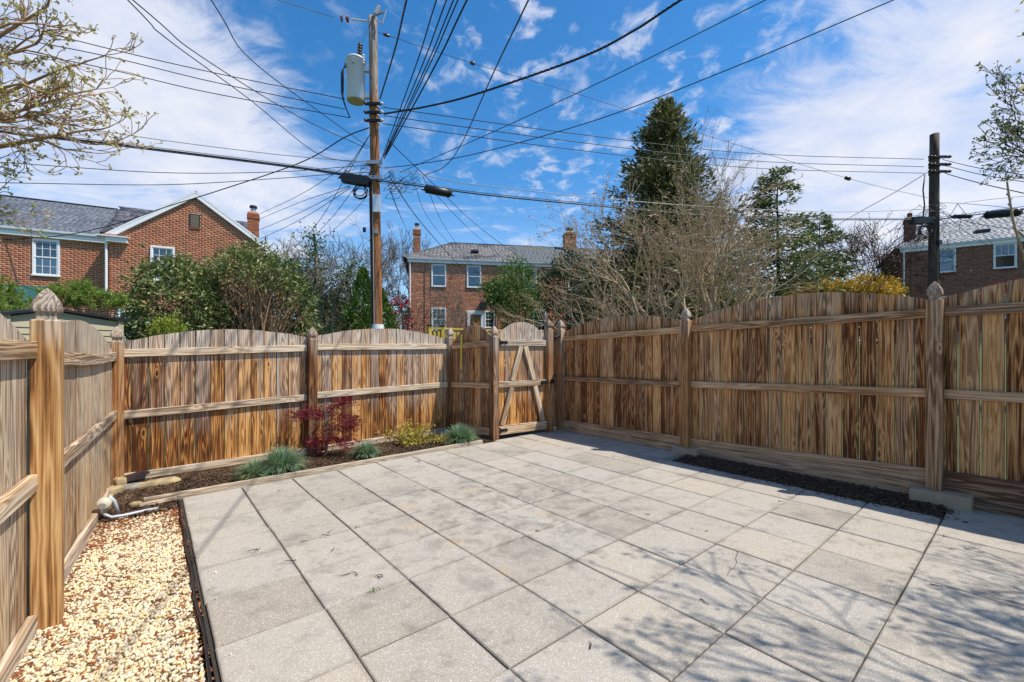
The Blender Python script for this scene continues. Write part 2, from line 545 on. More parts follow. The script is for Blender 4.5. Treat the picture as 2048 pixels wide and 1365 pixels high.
def slatemat(name, cols, patch, pscale=.9, lo=.56):
    m, g = material(name)
    r = g.island()
    c = g.ramp(r, [(q / (len(cols) - 1), cc) for q, cc in enumerate(cols)])
    pn = g.noise(g.mapp(g.coord(), (1, 1, 1.6)), pscale, 2, .5)
    c = g.mix(g.m('MULTIPLY', g.step(g.m('ADD', pn, g.m('MULTIPLY', g.m('SUBTRACT', r, .5), .12)), lo, lo + .06), .8), c, patch)
    n = g.noise(g.coord(), 22, 4)
    g.out(g.pbr(c, .7, None, spec=.3))
    return m


M_slate = slatemat('grey slate', [(.135, .15, .17), (.10, .11, .13), (.18, .20, .22), (.125, .14, .165), (.21, .22, .24)], (.10, .11, .13))
M_slate_dk = slatemat('patchy slate', [(.05, .05, .065), (.10, .095, .11), (.20, .19, .18), (.06, .06, .08), (.14, .12, .12)], (.035, .037, .06), 1.0, .5)
M_slate2 = slatemat('mottled slate', [(.14, .13, .13), (.20, .18, .17), (.10, .10, .11), (.26, .235, .21), (.16, .15, .155)], (.04, .042, .06), .42, .60)
M_slate2b = slatemat('even grey shingle', [(.135, .145, .145), (.15, .16, .16), (.125, .135, .135), (.16, .17, .17)], (.12, .13, .13))
M_slate3 = slatemat('silver slate', [(.33, .33, .315), (.385, .375, .35), (.29, .30, .305), (.42, .405, .37), (.35, .35, .335)], (.22, .24, .28), .8, .60)
M_roofbase = plain('roof felt', (.05, .05, .055), .9)
M_black = plain('black plastic', (.014, .014, .016), .45, var=.2)
M_cable = plain('cable', (.010, .010, .012), .5)
M_silver = plain('bare steel strand', (.36, .36, .36), .5, .3)
M_galv = plain('galvanised steel', (.40, .42, .43), .45, .6)
M_tank = plain('tank paint', (.66, .72, .82), .35, var=.06, scale=4)
M_iron = plain('black iron', (.010, .010, .012), .5, .3)
M_porc = plain('brown porcelain', (.10, .045, .03), .25)
M_porcw = plain('white porcelain', (.62, .60, .56), .3)
M_vinyl = plain('tan vinyl siding', (.42, .36, .23), .55, var=.06, scale=3)
M_awning = plain('green canvas', (.012, .085, .07), .8, var=.25, scale=6)
M_yellow = plain('yellow paint', (.58, .40, .06), .6, var=.2)
M_strap = plain('yellow webbing', (.78, .58, .03), .6)
M_block = plain('sandstone block', (.52, .39, .25), .9, var=.45, scale=16, bump=.6)
M_rock = plain('tan flagstone', (.55, .42, .22), .9, var=.5, scale=9, bump=.8)
M_rockg = plain('grey stone', (.40, .36, .30), .9, var=.5, scale=11, bump=.8)
M_pvc = plain('grey conduit', (.50, .54, .58), .4, var=.1)
M_cream = plain('cream plastic', (.62, .57, .42), .5, var=.25, scale=12)
M_brown = plain('brown plastic', (.060, .036, .034), .5, var=.2)
M_twig = plain('twig', (.045, .032, .024), .9)

M_bark = plain('grey bark', (.20, .165, .125), .9, var=.5, scale=16, bump=.5)
M_barkw = plain('warm pale bark', (.53, .39, .24), .9, var=.5, scale=14, bump=.5)
M_barkd = plain('dark bark', (.055, .042, .033), .9, var=.4, scale=14)
M_barkr = plain('red brown stems', (.48, .28, .15), .85, var=.5, scale=12)
M_bud = leafmat('buds', [(.27, .165, .085), (.36, .23, .125), (.18, .10, .06), (.30, .215, .10)], .2)
M_budr = leafmat('reddish buds', [(.19, .10, .08), (.26, .15, .12), (.13, .07, .06)], .2)
M_dog = leafmat('dogwood blossom', [(.50, .45, .14), (.34, .36, .08), (.62, .52, .26), (.40, .28, .12), (.26, .34, .06)], .4)
M_dogg = leafmat('young leaves', [(.13, .19, .05), (.22, .24, .08), (.10, .13, .04), (.26, .24, .11)], .35)
M_laurel = leafmat('leathery leaves', [(.035, .065, .014), (.07, .11, .026), (.13, .16, .045), (.05, .085, .02), (.27, .25, .10), (.09, .12, .03)], .2, .45, .4)
M_cedar = leafmat('cedar sprays', [(.024, .031, .012), (.045, .048, .016), (.014, .020, .009), (.066, .060, .020), (.034, .041, .014)], .22)
M_hem = leafmat('hemlock sprays', [(.035, .06, .018), (.08, .10, .025), (.02, .038, .012), (.12, .12, .03)], .3)
M_holly = leafmat('glossy leaves', [(.05, .10, .02), (.10, .17, .035), (.03, .065, .014), (.16, .22, .05)], .2, .5, .3)
M_hollyd = leafmat('dark glossy leaves', [(.016, .034, .014), (.03, .055, .02), (.010, .022, .010), (.05, .075, .025)], .15, .5, .3)
M_arb = leafmat('arborvitae sprays', [(.04, .085, .012), (.09, .15, .02), (.025, .055, .010), (.14, .20, .03)], .25)
M_pine = leafmat('pine needles', [(.035, .075, .010), (.10, .155, .016), (.015, .035, .006), (.17, .21, .03)], .25)
M_gold = leafmat('gold conifer', [(.16, .20, .02), (.24, .28, .03), (.10, .14, .015)], .3)
M_fors = leafmat('yellow blossom', [(.46, .29, .04), (.56, .38, .05), (.34, .20, .04), (.30, .28, .05)], .35)
M_camr = leafmat('red flowers', [(.42, .022, .05), (.55, .05, .09), (.30, .012, .03)], .3)
M_redbud = leafmat('scarlet leaves', [(.30, .012, .016), (.42, .03, .03), (.20, .01, .015)], .3)
M_maple = leafmat('maple leaves', [(.16, .008, .022), (.26, .014, .035), (.10, .006, .016), (.36, .025, .04)], .35)
M_euon = leafmat('golden leaves', [(.36, .34, .035), (.50, .44, .06), (.24, .27, .03), (.34, .18, .05), (.56, .50, .12)], .35)
M_fesc = leafmat('fescue blades', [(.11, .19, .11), (.17, .27, .17), (.08, .15, .07), (.24, .34, .20), (.20, .26, .09)], .25)
M_straw = leafmat('straw blades', [(.42, .32, .12), (.30, .28, .08), (.50, .40, .18), (.22, .26, .07)], .25)
M_ivy = leafmat('ivy leaves', [(.03, .06, .015), (.07, .11, .025), (.02, .04, .012), (.12, .15, .04)], .2)


# ------------------------------------------------------------------ plant helpers
def unit(a):
    return a / np.maximum(1e-9, np.linalg.norm(a, axis=-1, keepdims=True))


def rdir(n):
    return unit(RNG.normal(size=(n, 3)))


def leaf_quads(C, D, L, W, fold=.12):
    """one folded, pointed quad for every leaf"""
    n = len(C)
    D = unit(D)
    S = unit(np.cross(D, rdir(n)))
    Nn = np.cross(D, S)
    L = np.broadcast_to(np.asarray(L, float), (n,))[:, None]
    W = np.broadcast_to(np.asarray(W, float), (n,))[:, None]
    mid = C + D * L * .45 + Nn * L * fold
    V = np.stack([C, mid - S * W / 2, C + D * L, mid + S * W / 2], 1)
    return V.reshape(-1, 3), np.arange(4 * n).reshape(n, 4)


def leaves_obj(name, C, D, L, W, mat, parent, fold=.12):
    V, F = leaf_quads(C, D, L, W, fold)
    w = WORLD[parent.name].translation
    return obj(name, np_mesh(name, V - np.array(w), F, mat), parent, WORLD[parent.name])


def tubes_obj(name, polys, mat, parent, sides=5):
    """many tapered tubes in one mesh; polys: list of (points, radii)"""
    Vs, Fs, b = [], [], 0
    byk = {}
    for p, r in polys:
        byk.setdefault(len(p), []).append((p, r))
    for k, lst in byk.items():
        Pn = np.array([q[0] for q in lst], float)
        Rn = np.array([q[1] for q in lst], float)
        T = np.empty_like(Pn)
        T[:, 1:-1] = Pn[:, 2:] - Pn[:, :-2]
        T[:, 0] = Pn[:, 1] - Pn[:, 0]; T[:, -1] = Pn[:, -1] - Pn[:, -2]
        T = unit(T)
        tot = unit(Pn[:, -1] - Pn[:, 0])
        ref = np.where(np.abs(tot[:, 2:3]) > .75, np.array([[1., .13, 0]]), np.array([[0, .07, 1.]]))[:, None, :]
        A = unit(np.cross(T, np.broadcast_to(ref, T.shape)))
        B = np.cross(T, A)
        th = np.arange(sides) * 2 * math.pi / sides
        ring = Pn[:, :, None, :] + Rn[:, :, None, None] * (A[:, :, None, :] * np.cos(th)[None, None, :, None] + B[:, :, None, :] * np.sin(th)[None, None, :, None])
        n = len(lst)
        idx = b + np.arange(n * k * sides).reshape(n, k, sides)
        a0 = idx[:, :-1, :]; a1 = np.roll(a0, -1, 2); c0 = idx[:, 1:, :]; c1 = np.roll(c0, -1, 2)
        Fs.append(np.stack([a0, a1, c1, c0], -1).reshape(-1, 4))
        Vs.append(ring.reshape(-1, 3)); b += n * k * sides
    w = np.array(WORLD[parent.name].translation)
    return obj(name, np_mesh(name, np.concatenate(Vs) - w, np.concatenate(Fs), mat, True), parent, WORLD[parent.name])


def rv(s=1.0):
    return Vector((random.gauss(0, s), random.gauss(0, s), random.gauss(0, s)))


def grow(polys, tips, p, d, L, r, lev, maxlev, nseg=4, wig=.18, up=.06, kids=(3, 4), spread=.75, shrink=(.5, .75), taper=.45, start=.3, rmin=.003, box=None):
    pts, rad = [tuple(p)], [r]
    p = Vector(p); d = Vector(d).normalized()
    nodes = []
    for k in range(nseg):
        d = (d + rv(wig) + Vector((0, 0, up))).normalized()
        p = p + d * (L / nseg)
        rr = max(rmin, r * (1 - (1 - taper) * (k + 1) / nseg))
        pts.append(tuple(p)); rad.append(rr)
        nodes.append((Vector(p), Vector(d), rr, (k + 1) / nseg))
    polys.append((pts, rad))
    if lev >= maxlev:
        tips.append((p, d))
        return
    n = random.randint(*kids)
    for q in range(n):
        if q == 0:
            pp, dd, rr, t = nodes[-1]
        else:
            c = [x for x in nodes if x[3] >= start]
            pp, dd, rr, t = random.choice(c)
        side = dd.cross(rv()).normalized()
        ang = spread * random.uniform(.55, 1.2) * (.45 if q == 0 else 1)
        nd = dd * math.cos(ang) + side * math.sin(ang)
        grow(polys, tips, pp, nd, L * random.uniform(*shrink), max(rmin, rr * (.85 if q == 0 else .62)), lev + 1, maxlev, nseg if lev < 2 else max(2, nseg - 1),
             wig, up, kids, spread, shrink, taper, start, rmin)


def npv(lst):
    return np.array([tuple(q) for q in lst], float)


def clump_cloud(centre, radii, nclump, per, csize, shell=.55, flat=1.0, keep=None):
    """leaf positions in clumps spread through an ellipsoid; returns positions and outward directions"""
    c = np.array(centre, float); r = np.array(radii, float)
    d = rdir(nclump)
    t = (shell + (1 - shell) * RNG.random(nclump) ** .7)[:, None]
    cc = c + d * r * t
    if keep is not None:
        cc = cc[keep(cc)]
    n = len(cc)
    off = RNG.normal(size=(n, per, 3)) * csize * RNG.uniform(.6, 1.35, (n, 1, 1)) * np.array([1, 1, flat])
    pts = (cc[:, None, :] + off).reshape(-1, 3)
    out = unit((pts - c) / r)
    return pts, out


def ground_z(x, y):
    r = math.hypot(x, y - 2)
    return -.12 + 1.9 * sstep(9, 30, r)


# ------------------------------------------------------------------ the ground
xs = sorted(set([-600, -300, -150, -90] + [q * 4 for q in range(-15, 16)] + [90, 150, 300, 600]))
ys = sorted(set([-300, -150, -60] + [q * 4 for q in range(-8, 18)] + [90, 150, 300, 700]))
V = [(x, y, ground_z(x, y)) for y in ys for x in xs]
nx = len(xs)
F = [(a * nx + b, a * nx + b + 1, (a + 1) * nx + b + 1, (a + 1) * nx + b) for a in range(len(ys) - 1) for b in range(nx - 1)]
gnd = obj('ground', np_mesh('ground', V, F, M_lawn, True))
tag(gnd, 'green lawn and open ground rising beyond the fence', kind='structure')

# ------------------------------------------------------------------ patio of square slabs
S_I, S_J = .4858, .4937
patio = empty('patio')
tag(patio, 'patio of square grey concrete slabs with open joints', kind='structure')
bm = MB()
NI, NJ = 22, 30
for a in range(NI):
    for b in range(NJ):
        i0, i1 = -.03 + 5.36 * a / NI, -.03 + 5.36 * (a + 1) / NI
        j0, j1 = -2.45 + 7.3 * b / NJ, -2.45 + 7.3 * (b + 1) / NJ
        if i0 > 4.80 and -.05 < (j0 + j1) / 2 < 2.5:
            continue
        z = -.016
        bm.add([P(i0, j0, gz(i0, j0) + z), P(i1, j0, gz(i1, j0) + z), P(i1, j1, gz(i1, j1) + z), P(i0, j1, gz(i0, j1) + z)], [(0, 1, 2, 3)])
bm.build('bedding_sand', M_joint, patio)
crack = [(2.915, .832), (2.802, .802), (2.745, .772), (2.678, .759), (2.59, .752), (2.52, .735), (2.429, .728)]


def slab_mesh(poly, name='paving_slab'):
    """poly in patio coordinates around its centre; chamfered top edge"""
    n = len(poly)
    cx = sum(q[0] for q in poly) / n; cy = sum(q[1] for q in poly) / n
    ch = .005
    def ins(q):
        dx, dy = cx - q[0], cy - q[1]
        l = math.hypot(dx, dy)
        return (q[0] + dx / l * ch * 1.4, q[1] + dy / l * ch * 1.4)
    vs = [(x, y, -.05) for x, y in poly] + [(x, y, -ch) for x, y in poly] + [ins(q) + (0,) for q in poly]
    fs = [tuple(range(2 * n, 3 * n))]
    for k in range(n):
        l = (k + 1) % n
        fs += [(k, l, n + l, n + k), (n + k, n + l, 2 * n + l, 2 * n + k)]
    return MB().add(vs, fs).mesh(name, M_slab)


for a in range(0, 11):
    for b in range(-5, 10):
        i0, i1 = a * S_I, (a + 1) * S_I
        j0, j1 = b * S_J, (b + 1) * S_J
        if a == 10:
            i1 = 5.366
            if 0 <= b < 5:
                continue
        if a == 0:
            i0 = -.015
        if b == 9:
            j1 = 4.835 if i1 < 3.9 else 4.925
        gap = random.uniform(.0027, .0047)
        jit = [random.uniform(-.0022, .0022) for _ in range(4)]
        ci, cj = (i0 + i1) / 2, (j0 + j1) / 2
        z = gz(ci, cj) + random.uniform(-.0022, .0022)
        sl_i = (gz(i1, cj) - gz(i0, cj)) / (i1 - i0) + random.uniform(-.004, .004)
        sl_j = (gz(ci, j1) - gz(ci, j0)) / (j1 - j0) + random.uniform(-.004, .004)
        X = (EI + Vector((0, 0, sl_i))).normalized(); Y = (EJ + Vector((0, 0, sl_j))).normalized()
        Z = X.cross(Y)
        rect = [(i0 + gap + jit[0], j0 + gap + jit[1]), (i1 - gap + jit[2], j0 + gap - jit[1]), (i1 - gap + jit[2], j1 - gap + jit[3]), (i0 + gap + jit[0], j1 - gap + jit[3])]
        polys = [rect]
        if a == 5 and b == 1:
            up = [(p[0], p[1] + .0016) for p in crack]; dn = [(p[0], p[1] - .0016) for p in crack]
            polys = [[rect[0], rect[1]] + dn[0:1] + dn[1:-1] + [(rect[0][0], dn[-1][1])],
                     [(rect[0][0], up[-1][1])] + up[1:-1][::-1] + [(rect[2][0], up[0][1]), rect[2], rect[3]]]
        for pl_ in polys:
            me = slab_mesh([(x - ci, y - cj) for x, y in pl_])
            o = obj('paving_slab', me, patio, frame(P(ci, cj, z), X, Y, Z))
            if len(polys) == 2:
                o['label'] = 'half of a cracked slab'

# weeds in a few joints and the dark curls of twig on the slabs
polys = []
for (u, v_) in ((515, 1100), (600, 1087), (668, 1098), (643, 1072), (655, 1068), (700, 1148), (715, 1152), (760, 1158), (592, 1122), (835, 925), (840, 922), (683, 1002), (975, 975),
                (1180, 1300), (1860, 1170), (900, 935), (880, 930), (1105, 985), (765, 1155), (520, 1098), (1300, 1030), (1330, 920), (1400, 1200)):
    Yg = FOC * CAMH / (v_ - HORIZON)
    p = Vector(((u - 1024) / FOC * Yg, Yg, .006))
    a = random.uniform(0, 6.3)
    pts = [tuple(p)]
    for k in range(3):
        a += random.uniform(-.8, .8)
        p = p + Vector((math.cos(a), math.sin(a), random.uniform(-.05, .08))) * random.uniform(.012, .026)
        p.z = max(.004, p.z)
        pts.append(tuple(p))
    polys.append((pts, [.0035, .003, .0025, .0015]))
deb = empty('twig_debris')
tag(deb, 'small dark twigs and catkins scattered on the paving', 'twigs', kind='stuff')
o = tubes_obj('twig', polys, M_twig, deb, 4); o['kind'] = 'stuff'
ww = empty('joint_weeds')
tag(ww, 'tiny green weeds sprouting in the slab joints', 'weeds', kind='stuff')
pts = []
for (u, v_) in ((560, 982), (712, 1054), (752, 1178), (745, 1183), (1560, 1003), (1890, 1073), (1412, 1063), (1075, 1062), (1425, 1253)):
    Yg = FOC * CAMH / (v_ - HORIZON)
    for k in range(26):
        pts.append(((u - 1024) / FOC * Yg + random.gauss(0, .014), Yg + random.gauss(0, .008), -.004))
C = npv(pts)
D = RNG.normal(size=C.shape) * .6 + np.array([0, 0, .6])
o = leaves_obj('sprig', C, D, RNG.uniform(.008, .016, len(C)), .005, M_pine, ww); o['kind'] = 'stuff'


# ------------------------------------------------------------------ gravel, mulch and edging
def left_plane(j):
    return -.73 + .055 * (j - 2.8)


def sheet(name, cells, mat, zf, label, kind='structure'):
    bm = MB()
    for i0, i1, j0, j1 in cells:
        bm.add([P(i0, j0, zf(i0, j0)), P(i1, j0, zf(i1, j0)), P(i1, j1, zf(i1, j1)), P(i0, j1, zf(i0, j1))], [(0, 1, 2, 3)])
    o = bm.build(name, mat)
    return tag(o, label, kind=kind)


cells = []
for b in range(24):
    j0, j1 = -2.4 + 7.0 * b / 24, -2.4 + 7.0 * (b + 1) / 24
    cells += [(left_plane((j0 + j1) / 2) - .02 + (.70 + .02) * a / 4, left_plane((j0 + j1) / 2) - .02 + .72 * (a + 1) / 4, j0, j1) for a in range(4)]
sheet('gravel_ground', cells, M_gbase, lambda i, j: gz(i, j) - .045, 'pale sandy bed under the loose gravel')
n = 21000
j = RNG.uniform(.35, 4.72, n)
i = left_plane(j) + .035 + RNG.random(n) * (-.062 - left_plane(j) - .035)
ok = (j < 4.35) | (RNG.random(n) < .35)
i, j = i[ok], j[ok]
n = len(i)
t = (1 + 5 ** .5) / 2
ico = np.array([(-1, t, 0), (1, t, 0), (-1, -t, 0), (1, -t, 0), (0, -1, t), (0, 1, t), (0, -1, -t), (0, 1, -t), (t, 0, -1), (t, 0, 1), (-t, 0, -1), (-t, 0, 1)], float)
ico /= np.linalg.norm(ico[0])
icf = np.array([(0, 11, 5), (0, 5, 1), (0, 1, 7), (0, 7, 10), (0, 10, 11), (1, 5, 9), (5, 11, 4), (11, 10, 2), (10, 7, 6), (7, 1, 8), (3, 9, 4), (3, 4, 2), (3, 2, 6), (3, 6, 8), (3, 8, 9), (4, 9, 5), (2, 4, 11), (6, 2, 10), (8, 6, 7), (9, 8, 1)])
sc = RNG.uniform(.0045, .0118, (n, 1, 1)) * RNG.uniform(.6, 1.25, (n, 1, 3))
a = rdir(n); b2 = unit(np.cross(a, rdir(n))); c3 = np.cross(a, b2)
rot = np.stack([a, b2, c3], 1)
base = np.einsum('nkj,njl->nkl', ico[None] * sc * RNG.uniform(.8, 1.2, (n, 12, 1)), rot)
gzv = np.array([gz(p, q) for p, q in zip(i, j)])
cen = np.stack([OX + EI.x * i + EJ.x * j, OY + EI.y * i + EJ.y * j, gzv - .040 + RNG.random(n) * .016], 1)
V = (base + cen[:, None, :]).reshape(-1, 3)
F = (icf[None] + 12 * np.arange(n)[:, None, None]).reshape(-1, 3)
o = obj('gravel', np_mesh('gravel', V, F, M_gravel))
tag(o, 'cream and tan pea gravel between left fence and patio', 'gravel', kind='stuff')


def chips(name, ij, z, L, W, T, mat, tilt=.35):
    n = len(ij)
    ang = RNG.random(n) * 6.283
    ux = np.stack([np.cos(ang), np.sin(ang), RNG.normal(size=n) * tilt], 1); ux = unit(ux)
    up = unit(np.stack([RNG.normal(size=n) * tilt, RNG.normal(size=n) * tilt, np.ones(n)], 1))
    uy = unit(np.cross(up, ux)); uz = np.cross(ux, uy)
    c = np.stack([OX + EI.x * ij[:, 0] + EJ.x * ij[:, 1], OY + EI.y * ij[:, 0] + EJ.y * ij[:, 1], z], 1)
    h = np.array([(x, y, q) for q in (-1, 1) for y in (-1, 1) for x in (-1, 1)], float) / 2
    V = c[:, None] + ux[:, None] * h[None, :, 0:1] * L[:, None, None] + uy[:, None] * h[None, :, 1:2] * W[:, None, None] + uz[:, None] * h[None, :, 2:3] * T
    fc = np.array([(4, 5, 7, 6), (0, 1, 5, 4), (2, 6, 7, 3), (0, 4, 6, 2), (1, 3, 7, 5)])
    return obj(name, np_mesh(name, V.reshape(-1, 3), (fc[None] + 8 * np.arange(n)[:, None, None]).reshape(-1, 4), mat))


# dead leaves and red brown bits lying in the gravel
n = 2300
j = RNG.uniform(.5, 4.72, n)
wall = RNG.random(n)
fr_ = np.where(wall < .40, RNG.random(n) ** 2.2 * .5, np.where(wall < .62, 1 - RNG.random(n) ** 2 * .2, RNG.random(n)))
i = left_plane(j) + .05 + fr_ * (-.03 - left_plane(j) - .05)
jf = np.where(RNG.random(n) < .35, RNG.uniform(3.9, 4.7, n), j)
o = chips('leaf_litter', np.stack([i, jf], 1), np.array([gz(p, q) for p, q in zip(i, jf)]) - .022, RNG.uniform(.014, .048, n), RNG.uniform(.004, .013, n), .002, M_litter, .25)
tag(o, 'red brown dead leaf bits strewn over the gravel', 'dead leaves', kind='stuff')


def bed_z(i, j):
    """mulch is heaped a little in the middle of the bed"""
    if i > 3.88 and j > 4.88:
        return -.02
    if i > 4.5:
        return gz(i, j) - .015 + .03 * sstep(4.86, 5.3, i)
    return gz(i, j) - .01 + .05 * math.sin(math.pi * max(0, min(1, (j - 4.88) / 1.0))) * sstep(-.6, .3, i)


cells = [(-.78 + 4.66 * a / 30, -.78 + 4.66 * (a + 1) / 30, 4.9 + .98 * b / 8, 4.9 + .98 * (b + 1) / 8) for a in range(30) for b in range(8)]
cells += [(-.75 + .72 * a / 4, -.75 + .72 * (a + 1) / 4, 4.58, 4.9) for a in range(4)]
cells += [(3.9 + 1.7 * a / 4, 3.9 + 1.7 * (a + 1) / 4, 4.90 + .4 * b, 5.3 + .4 * b) for a in range(4) for b in range(4)]  # dark sheet beyond the gate stands in for the shade in its bottom gap
cells += [(4.86 + .5 * a / 4, 4.86 + .5 * (a + 1) / 4, 2.48 * b / 12, 2.48 * (b + 1) / 12) for a in range(4) for b in range(12)]
sheet('soil', cells, M_soil, lambda i, j: bed_z(i, j) - .012, 'dark planting soil along the fences, with a dark sheet for gate gap shade')
n1, n2 = 12000, 5200
ij1 = np.stack([RNG.uniform(-.62, 3.84, n1), RNG.uniform(4.9, 5.86, n1)], 1)
ij1[:900, 0] = RNG.uniform(-.62, -.08, 900); ij1[:900, 1] = RNG.uniform(4.55, 5.3, 900)
zz1 = np.array([bed_z(p, q) for p, q in ij1]) + RNG.random(n1) * .016
o = chips('mulch', ij1, zz1, RNG.uniform(.015, .06, n1), RNG.uniform(.004, .011, n1), .004, M_mulch)
tag(o, 'dark shredded bark mulch in the bed by the back fence', 'mulch', kind='stuff')
ij2 = np.stack([RNG.uniform(4.868, 5.345, n2), RNG.uniform(.01, 2.47, n2)], 1)
zz2 = np.array([bed_z(p, q) for p, q in ij2]) + RNG.random(n2) * .016
o = chips('mulch', ij2, zz2, RNG.uniform(.015, .05, n2), RNG.uniform(.004, .010, n2), .004, M_mulch)
tag(o, 'black bark mulch in the narrow strip below the right fence', 'mulch', kind='stuff')


ns = 260
spi = np.where(RNG.random(ns) < .6, 4.86 - np.abs(RNG.normal(size=ns)) * .05, RNG.uniform(4.7, 5.3, ns))
spj = RNG.uniform(-.02, 2.5, ns)
spj = np.where(spi > 4.87, np.where(RNG.random(ns) < .5, -np.abs(RNG.normal(size=ns)) * .06, 2.47 + np.abs(RNG.normal(size=ns)) * .06), spj)
o = chips('mulch', np.stack([spi, spj], 1), np.full(ns, .004), RNG.uniform(.008, .035, ns), RNG.uniform(.003, .008, ns), .003, M_mulch, .1)
tag(o, 'stray bark crumbs spilled onto the slabs along the right strip', 'mulch crumbs', kind='stuff')
ns = 22
sgj = RNG.uniform(1.2, 4.6, ns); sgi = -.01 + np.abs(RNG.normal(size=ns)) * .05
sgz = np.array([gz(p, q) for p, q in zip(sgi, sgj)]) + .004
sc = RNG.uniform(.003, .008, (ns, 1, 1)) * RNG.uniform(.6, 1.2, (ns, 1, 3))
cen = np.stack([OX + EI.x * sgi + EJ.x * sgj, OY + EI.y * sgi + EJ.y * sgj, sgz], 1)
o = obj('gravel', np_mesh('gravel', (ico[None] * sc + cen[:, None, :]).reshape(-1, 3), (icf[None] + 12 * np.arange(ns)[:, None, None]).reshape(-1, 3), M_gravel))
tag(o, 'few stray pebbles kicked onto the edge of the patio slabs', 'gravel', kind='stuff')


# ------------------------------------------------------------------ boards: grain along local Z
def board_mesh(name, L, w, t, mat, ch=.003, ztop=None, bow=0.0, nseg=1):
    """section w (x) by t (y), length L along z, chamfered long edges; ztop = (left, right) heights for a cut end"""
    hx, hy = w / 2, t / 2
    sec = [(-hx + ch, -hy), (hx - ch, -hy), (hx, -hy + ch), (hx, hy - ch), (hx - ch, hy), (-hx + ch, hy), (-hx, hy - ch), (-hx, -hy + ch)]
    vs, fs = [], []
    for k in range(nseg + 1):
        for x, y in sec:
            z = L * k / nseg
            if k == nseg and ztop is not None:
                z = ztop[0] + (ztop[1] - ztop[0]) * (x + hx) / w
            vs.append((x, y + bow * math.sin(math.pi * k / nseg), z))
    for k in range(nseg):
        for q in range(8):
            fs.append((8 * k + q, 8 * k + (q + 1) % 8, 8 * (k + 1) + (q + 1) % 8, 8 * (k + 1) + q))
    fs.append(tuple(range(7, -1, -1))); fs.append(tuple(8 * nseg + q for q in range(8)))
    return MB().add(vs, fs).mesh(name, mat)


def board(name, parent, p0, p1, w, t, mat, wdir=(0, 0, 1), ch=.003, bow=0, nseg=1):
    """a board from p0 to p1, its width along wdir"""
    p0, p1 = Vector(p0), Vector(p1)
    z = (p1 - p0).normalized()
    x = Vector(wdir); x = (x - z * x.dot(z)).normalized()
    y = z.cross(x)
    return obj(name, board_mesh(name, (p1 - p0).length, w, t, mat, ch, None, bow, nseg), parent, frame(p0, x, y, z))


FIN = [(0, .043), (.006, .039), (.034, .039), (.040, .047), (.046, .0525), (.060, .0545), (.080, .052), (.100, .0465), (.120, .038), (.138, .028), (.153, .017), (.164, .008), (.170, .002)]


def post(parent, p, z0, z1, mat, ang, lean=(0, 0), finial=True):
    M = Matrix.Translation(Vector((p.x, p.y, z0))) @ Matrix.Rotation(ang, 4, 'Z') @ Matrix.Rotation(lean[0], 4, 'X') @ Matrix.Rotation(lean[1], 4, 'Y')
    me = MB().loft([(0, .0565), (z1 - z0 - .006, .0565), (z1 - z0, .051)], True, cham=.06).mesh('post', mat)
    o = obj('post', me, parent, M)
    if finial:
        f = obj('finial', MB().loft(FIN, True, cham=.16).mesh('finial', M_fin), o, M @ Matrix.Translation((0, 0, z1 - z0)))
        for q in f.data.polygons:
            q.use_smooth = False
    return o


def fence_run(parent, A, B, front, z0, arc, mat, n=None, pw=.139, gap=(.002, .006), thick=.016, lean=.004, power=1.0):
    """pickets from A to B (front face line); front = unit vector to the yard; arc = (end, mid, end) heights; z0 = (start, end) foot"""
    A, B = Vector((A.x, A.y, 0)), Vector((B.x, B.y, 0))
    d = (B - A); L = d.length; d.normalize()
    n = n or max(1, round(L / (pw + .003)))
    pitch = L / n
    def top(t):
        e = arc[0] + (arc[2] - arc[0]) * t
        m_ = arc[1] - (arc[0] + arc[2]) / 2
        q = (2 * t - 1) ** 2
        return e + m_ * (1 - q) ** power
    for k in range(n):
        gp_ = random.uniform(*gap)
        t0, t1 = k / n, (k + 1) / n
        zb = z0[0] + (z0[1] - z0[0]) * (t0 + t1) / 2
        w = pitch - gp_
        back = random.uniform(0, .004)
        c = A + d * (pitch * (k + .5)) - front * (thick / 2 + back)
        x = d if d.cross(Vector((0, 0, 1))).dot(front) > 0 else -d      # local x so that -y is the yard side
        ta, tb = top(t0), top(t1)
        if x.dot(d) < 0:
            ta, tb = tb, ta
        tj = random.uniform(-.004, .003)
        me = board_mesh('picket', ta - zb, w, thick, mat, .0035, (ta - zb + tj, tb - zb + tj))
        zt = (Vector((0, 0, 1)) + d * random.gauss(0, lean * .35)).normalized()
        y = zt.cross(x).normalized()
        obj('picket', me, parent, frame((c.x, c.y, zb), x, y, zt))


def rail(parent, A, B, front, za, zb, mat, w=.088, t=.038, name='rail', bow=0, sag=0, off=0.0):
    f = front * (t / 2 + .0015 + off)
    nseg = 6 if (bow or sag) else 1
    p0 = Vector((A.x, A.y, za)) + f; p1 = Vector((B.x, B.y, zb)) + f
    z = (p1 - p0).normalized(); x = Vector((0, 0, 1)); x = (x - z * x.dot(z)).normalized(); y = z.cross(x)
    me = board_mesh(name, (p1 - p0).length, w, t, mat, .004, None, 0, nseg)
    if sag:
        for q in me.vertices:
            q.co.x -= sag * math.sin(math.pi * q.co.z / (p1 - p0).length)
    return obj(name, me, parent, frame(p0, x, y, z))


F_L = (EI - EJ * .055).normalized()          # towards the yard from the left fence
F_B = -EJ
F_R = -EI
ANG = PATIO_ROT


def lp(j):
    return P(left_plane(j), j)


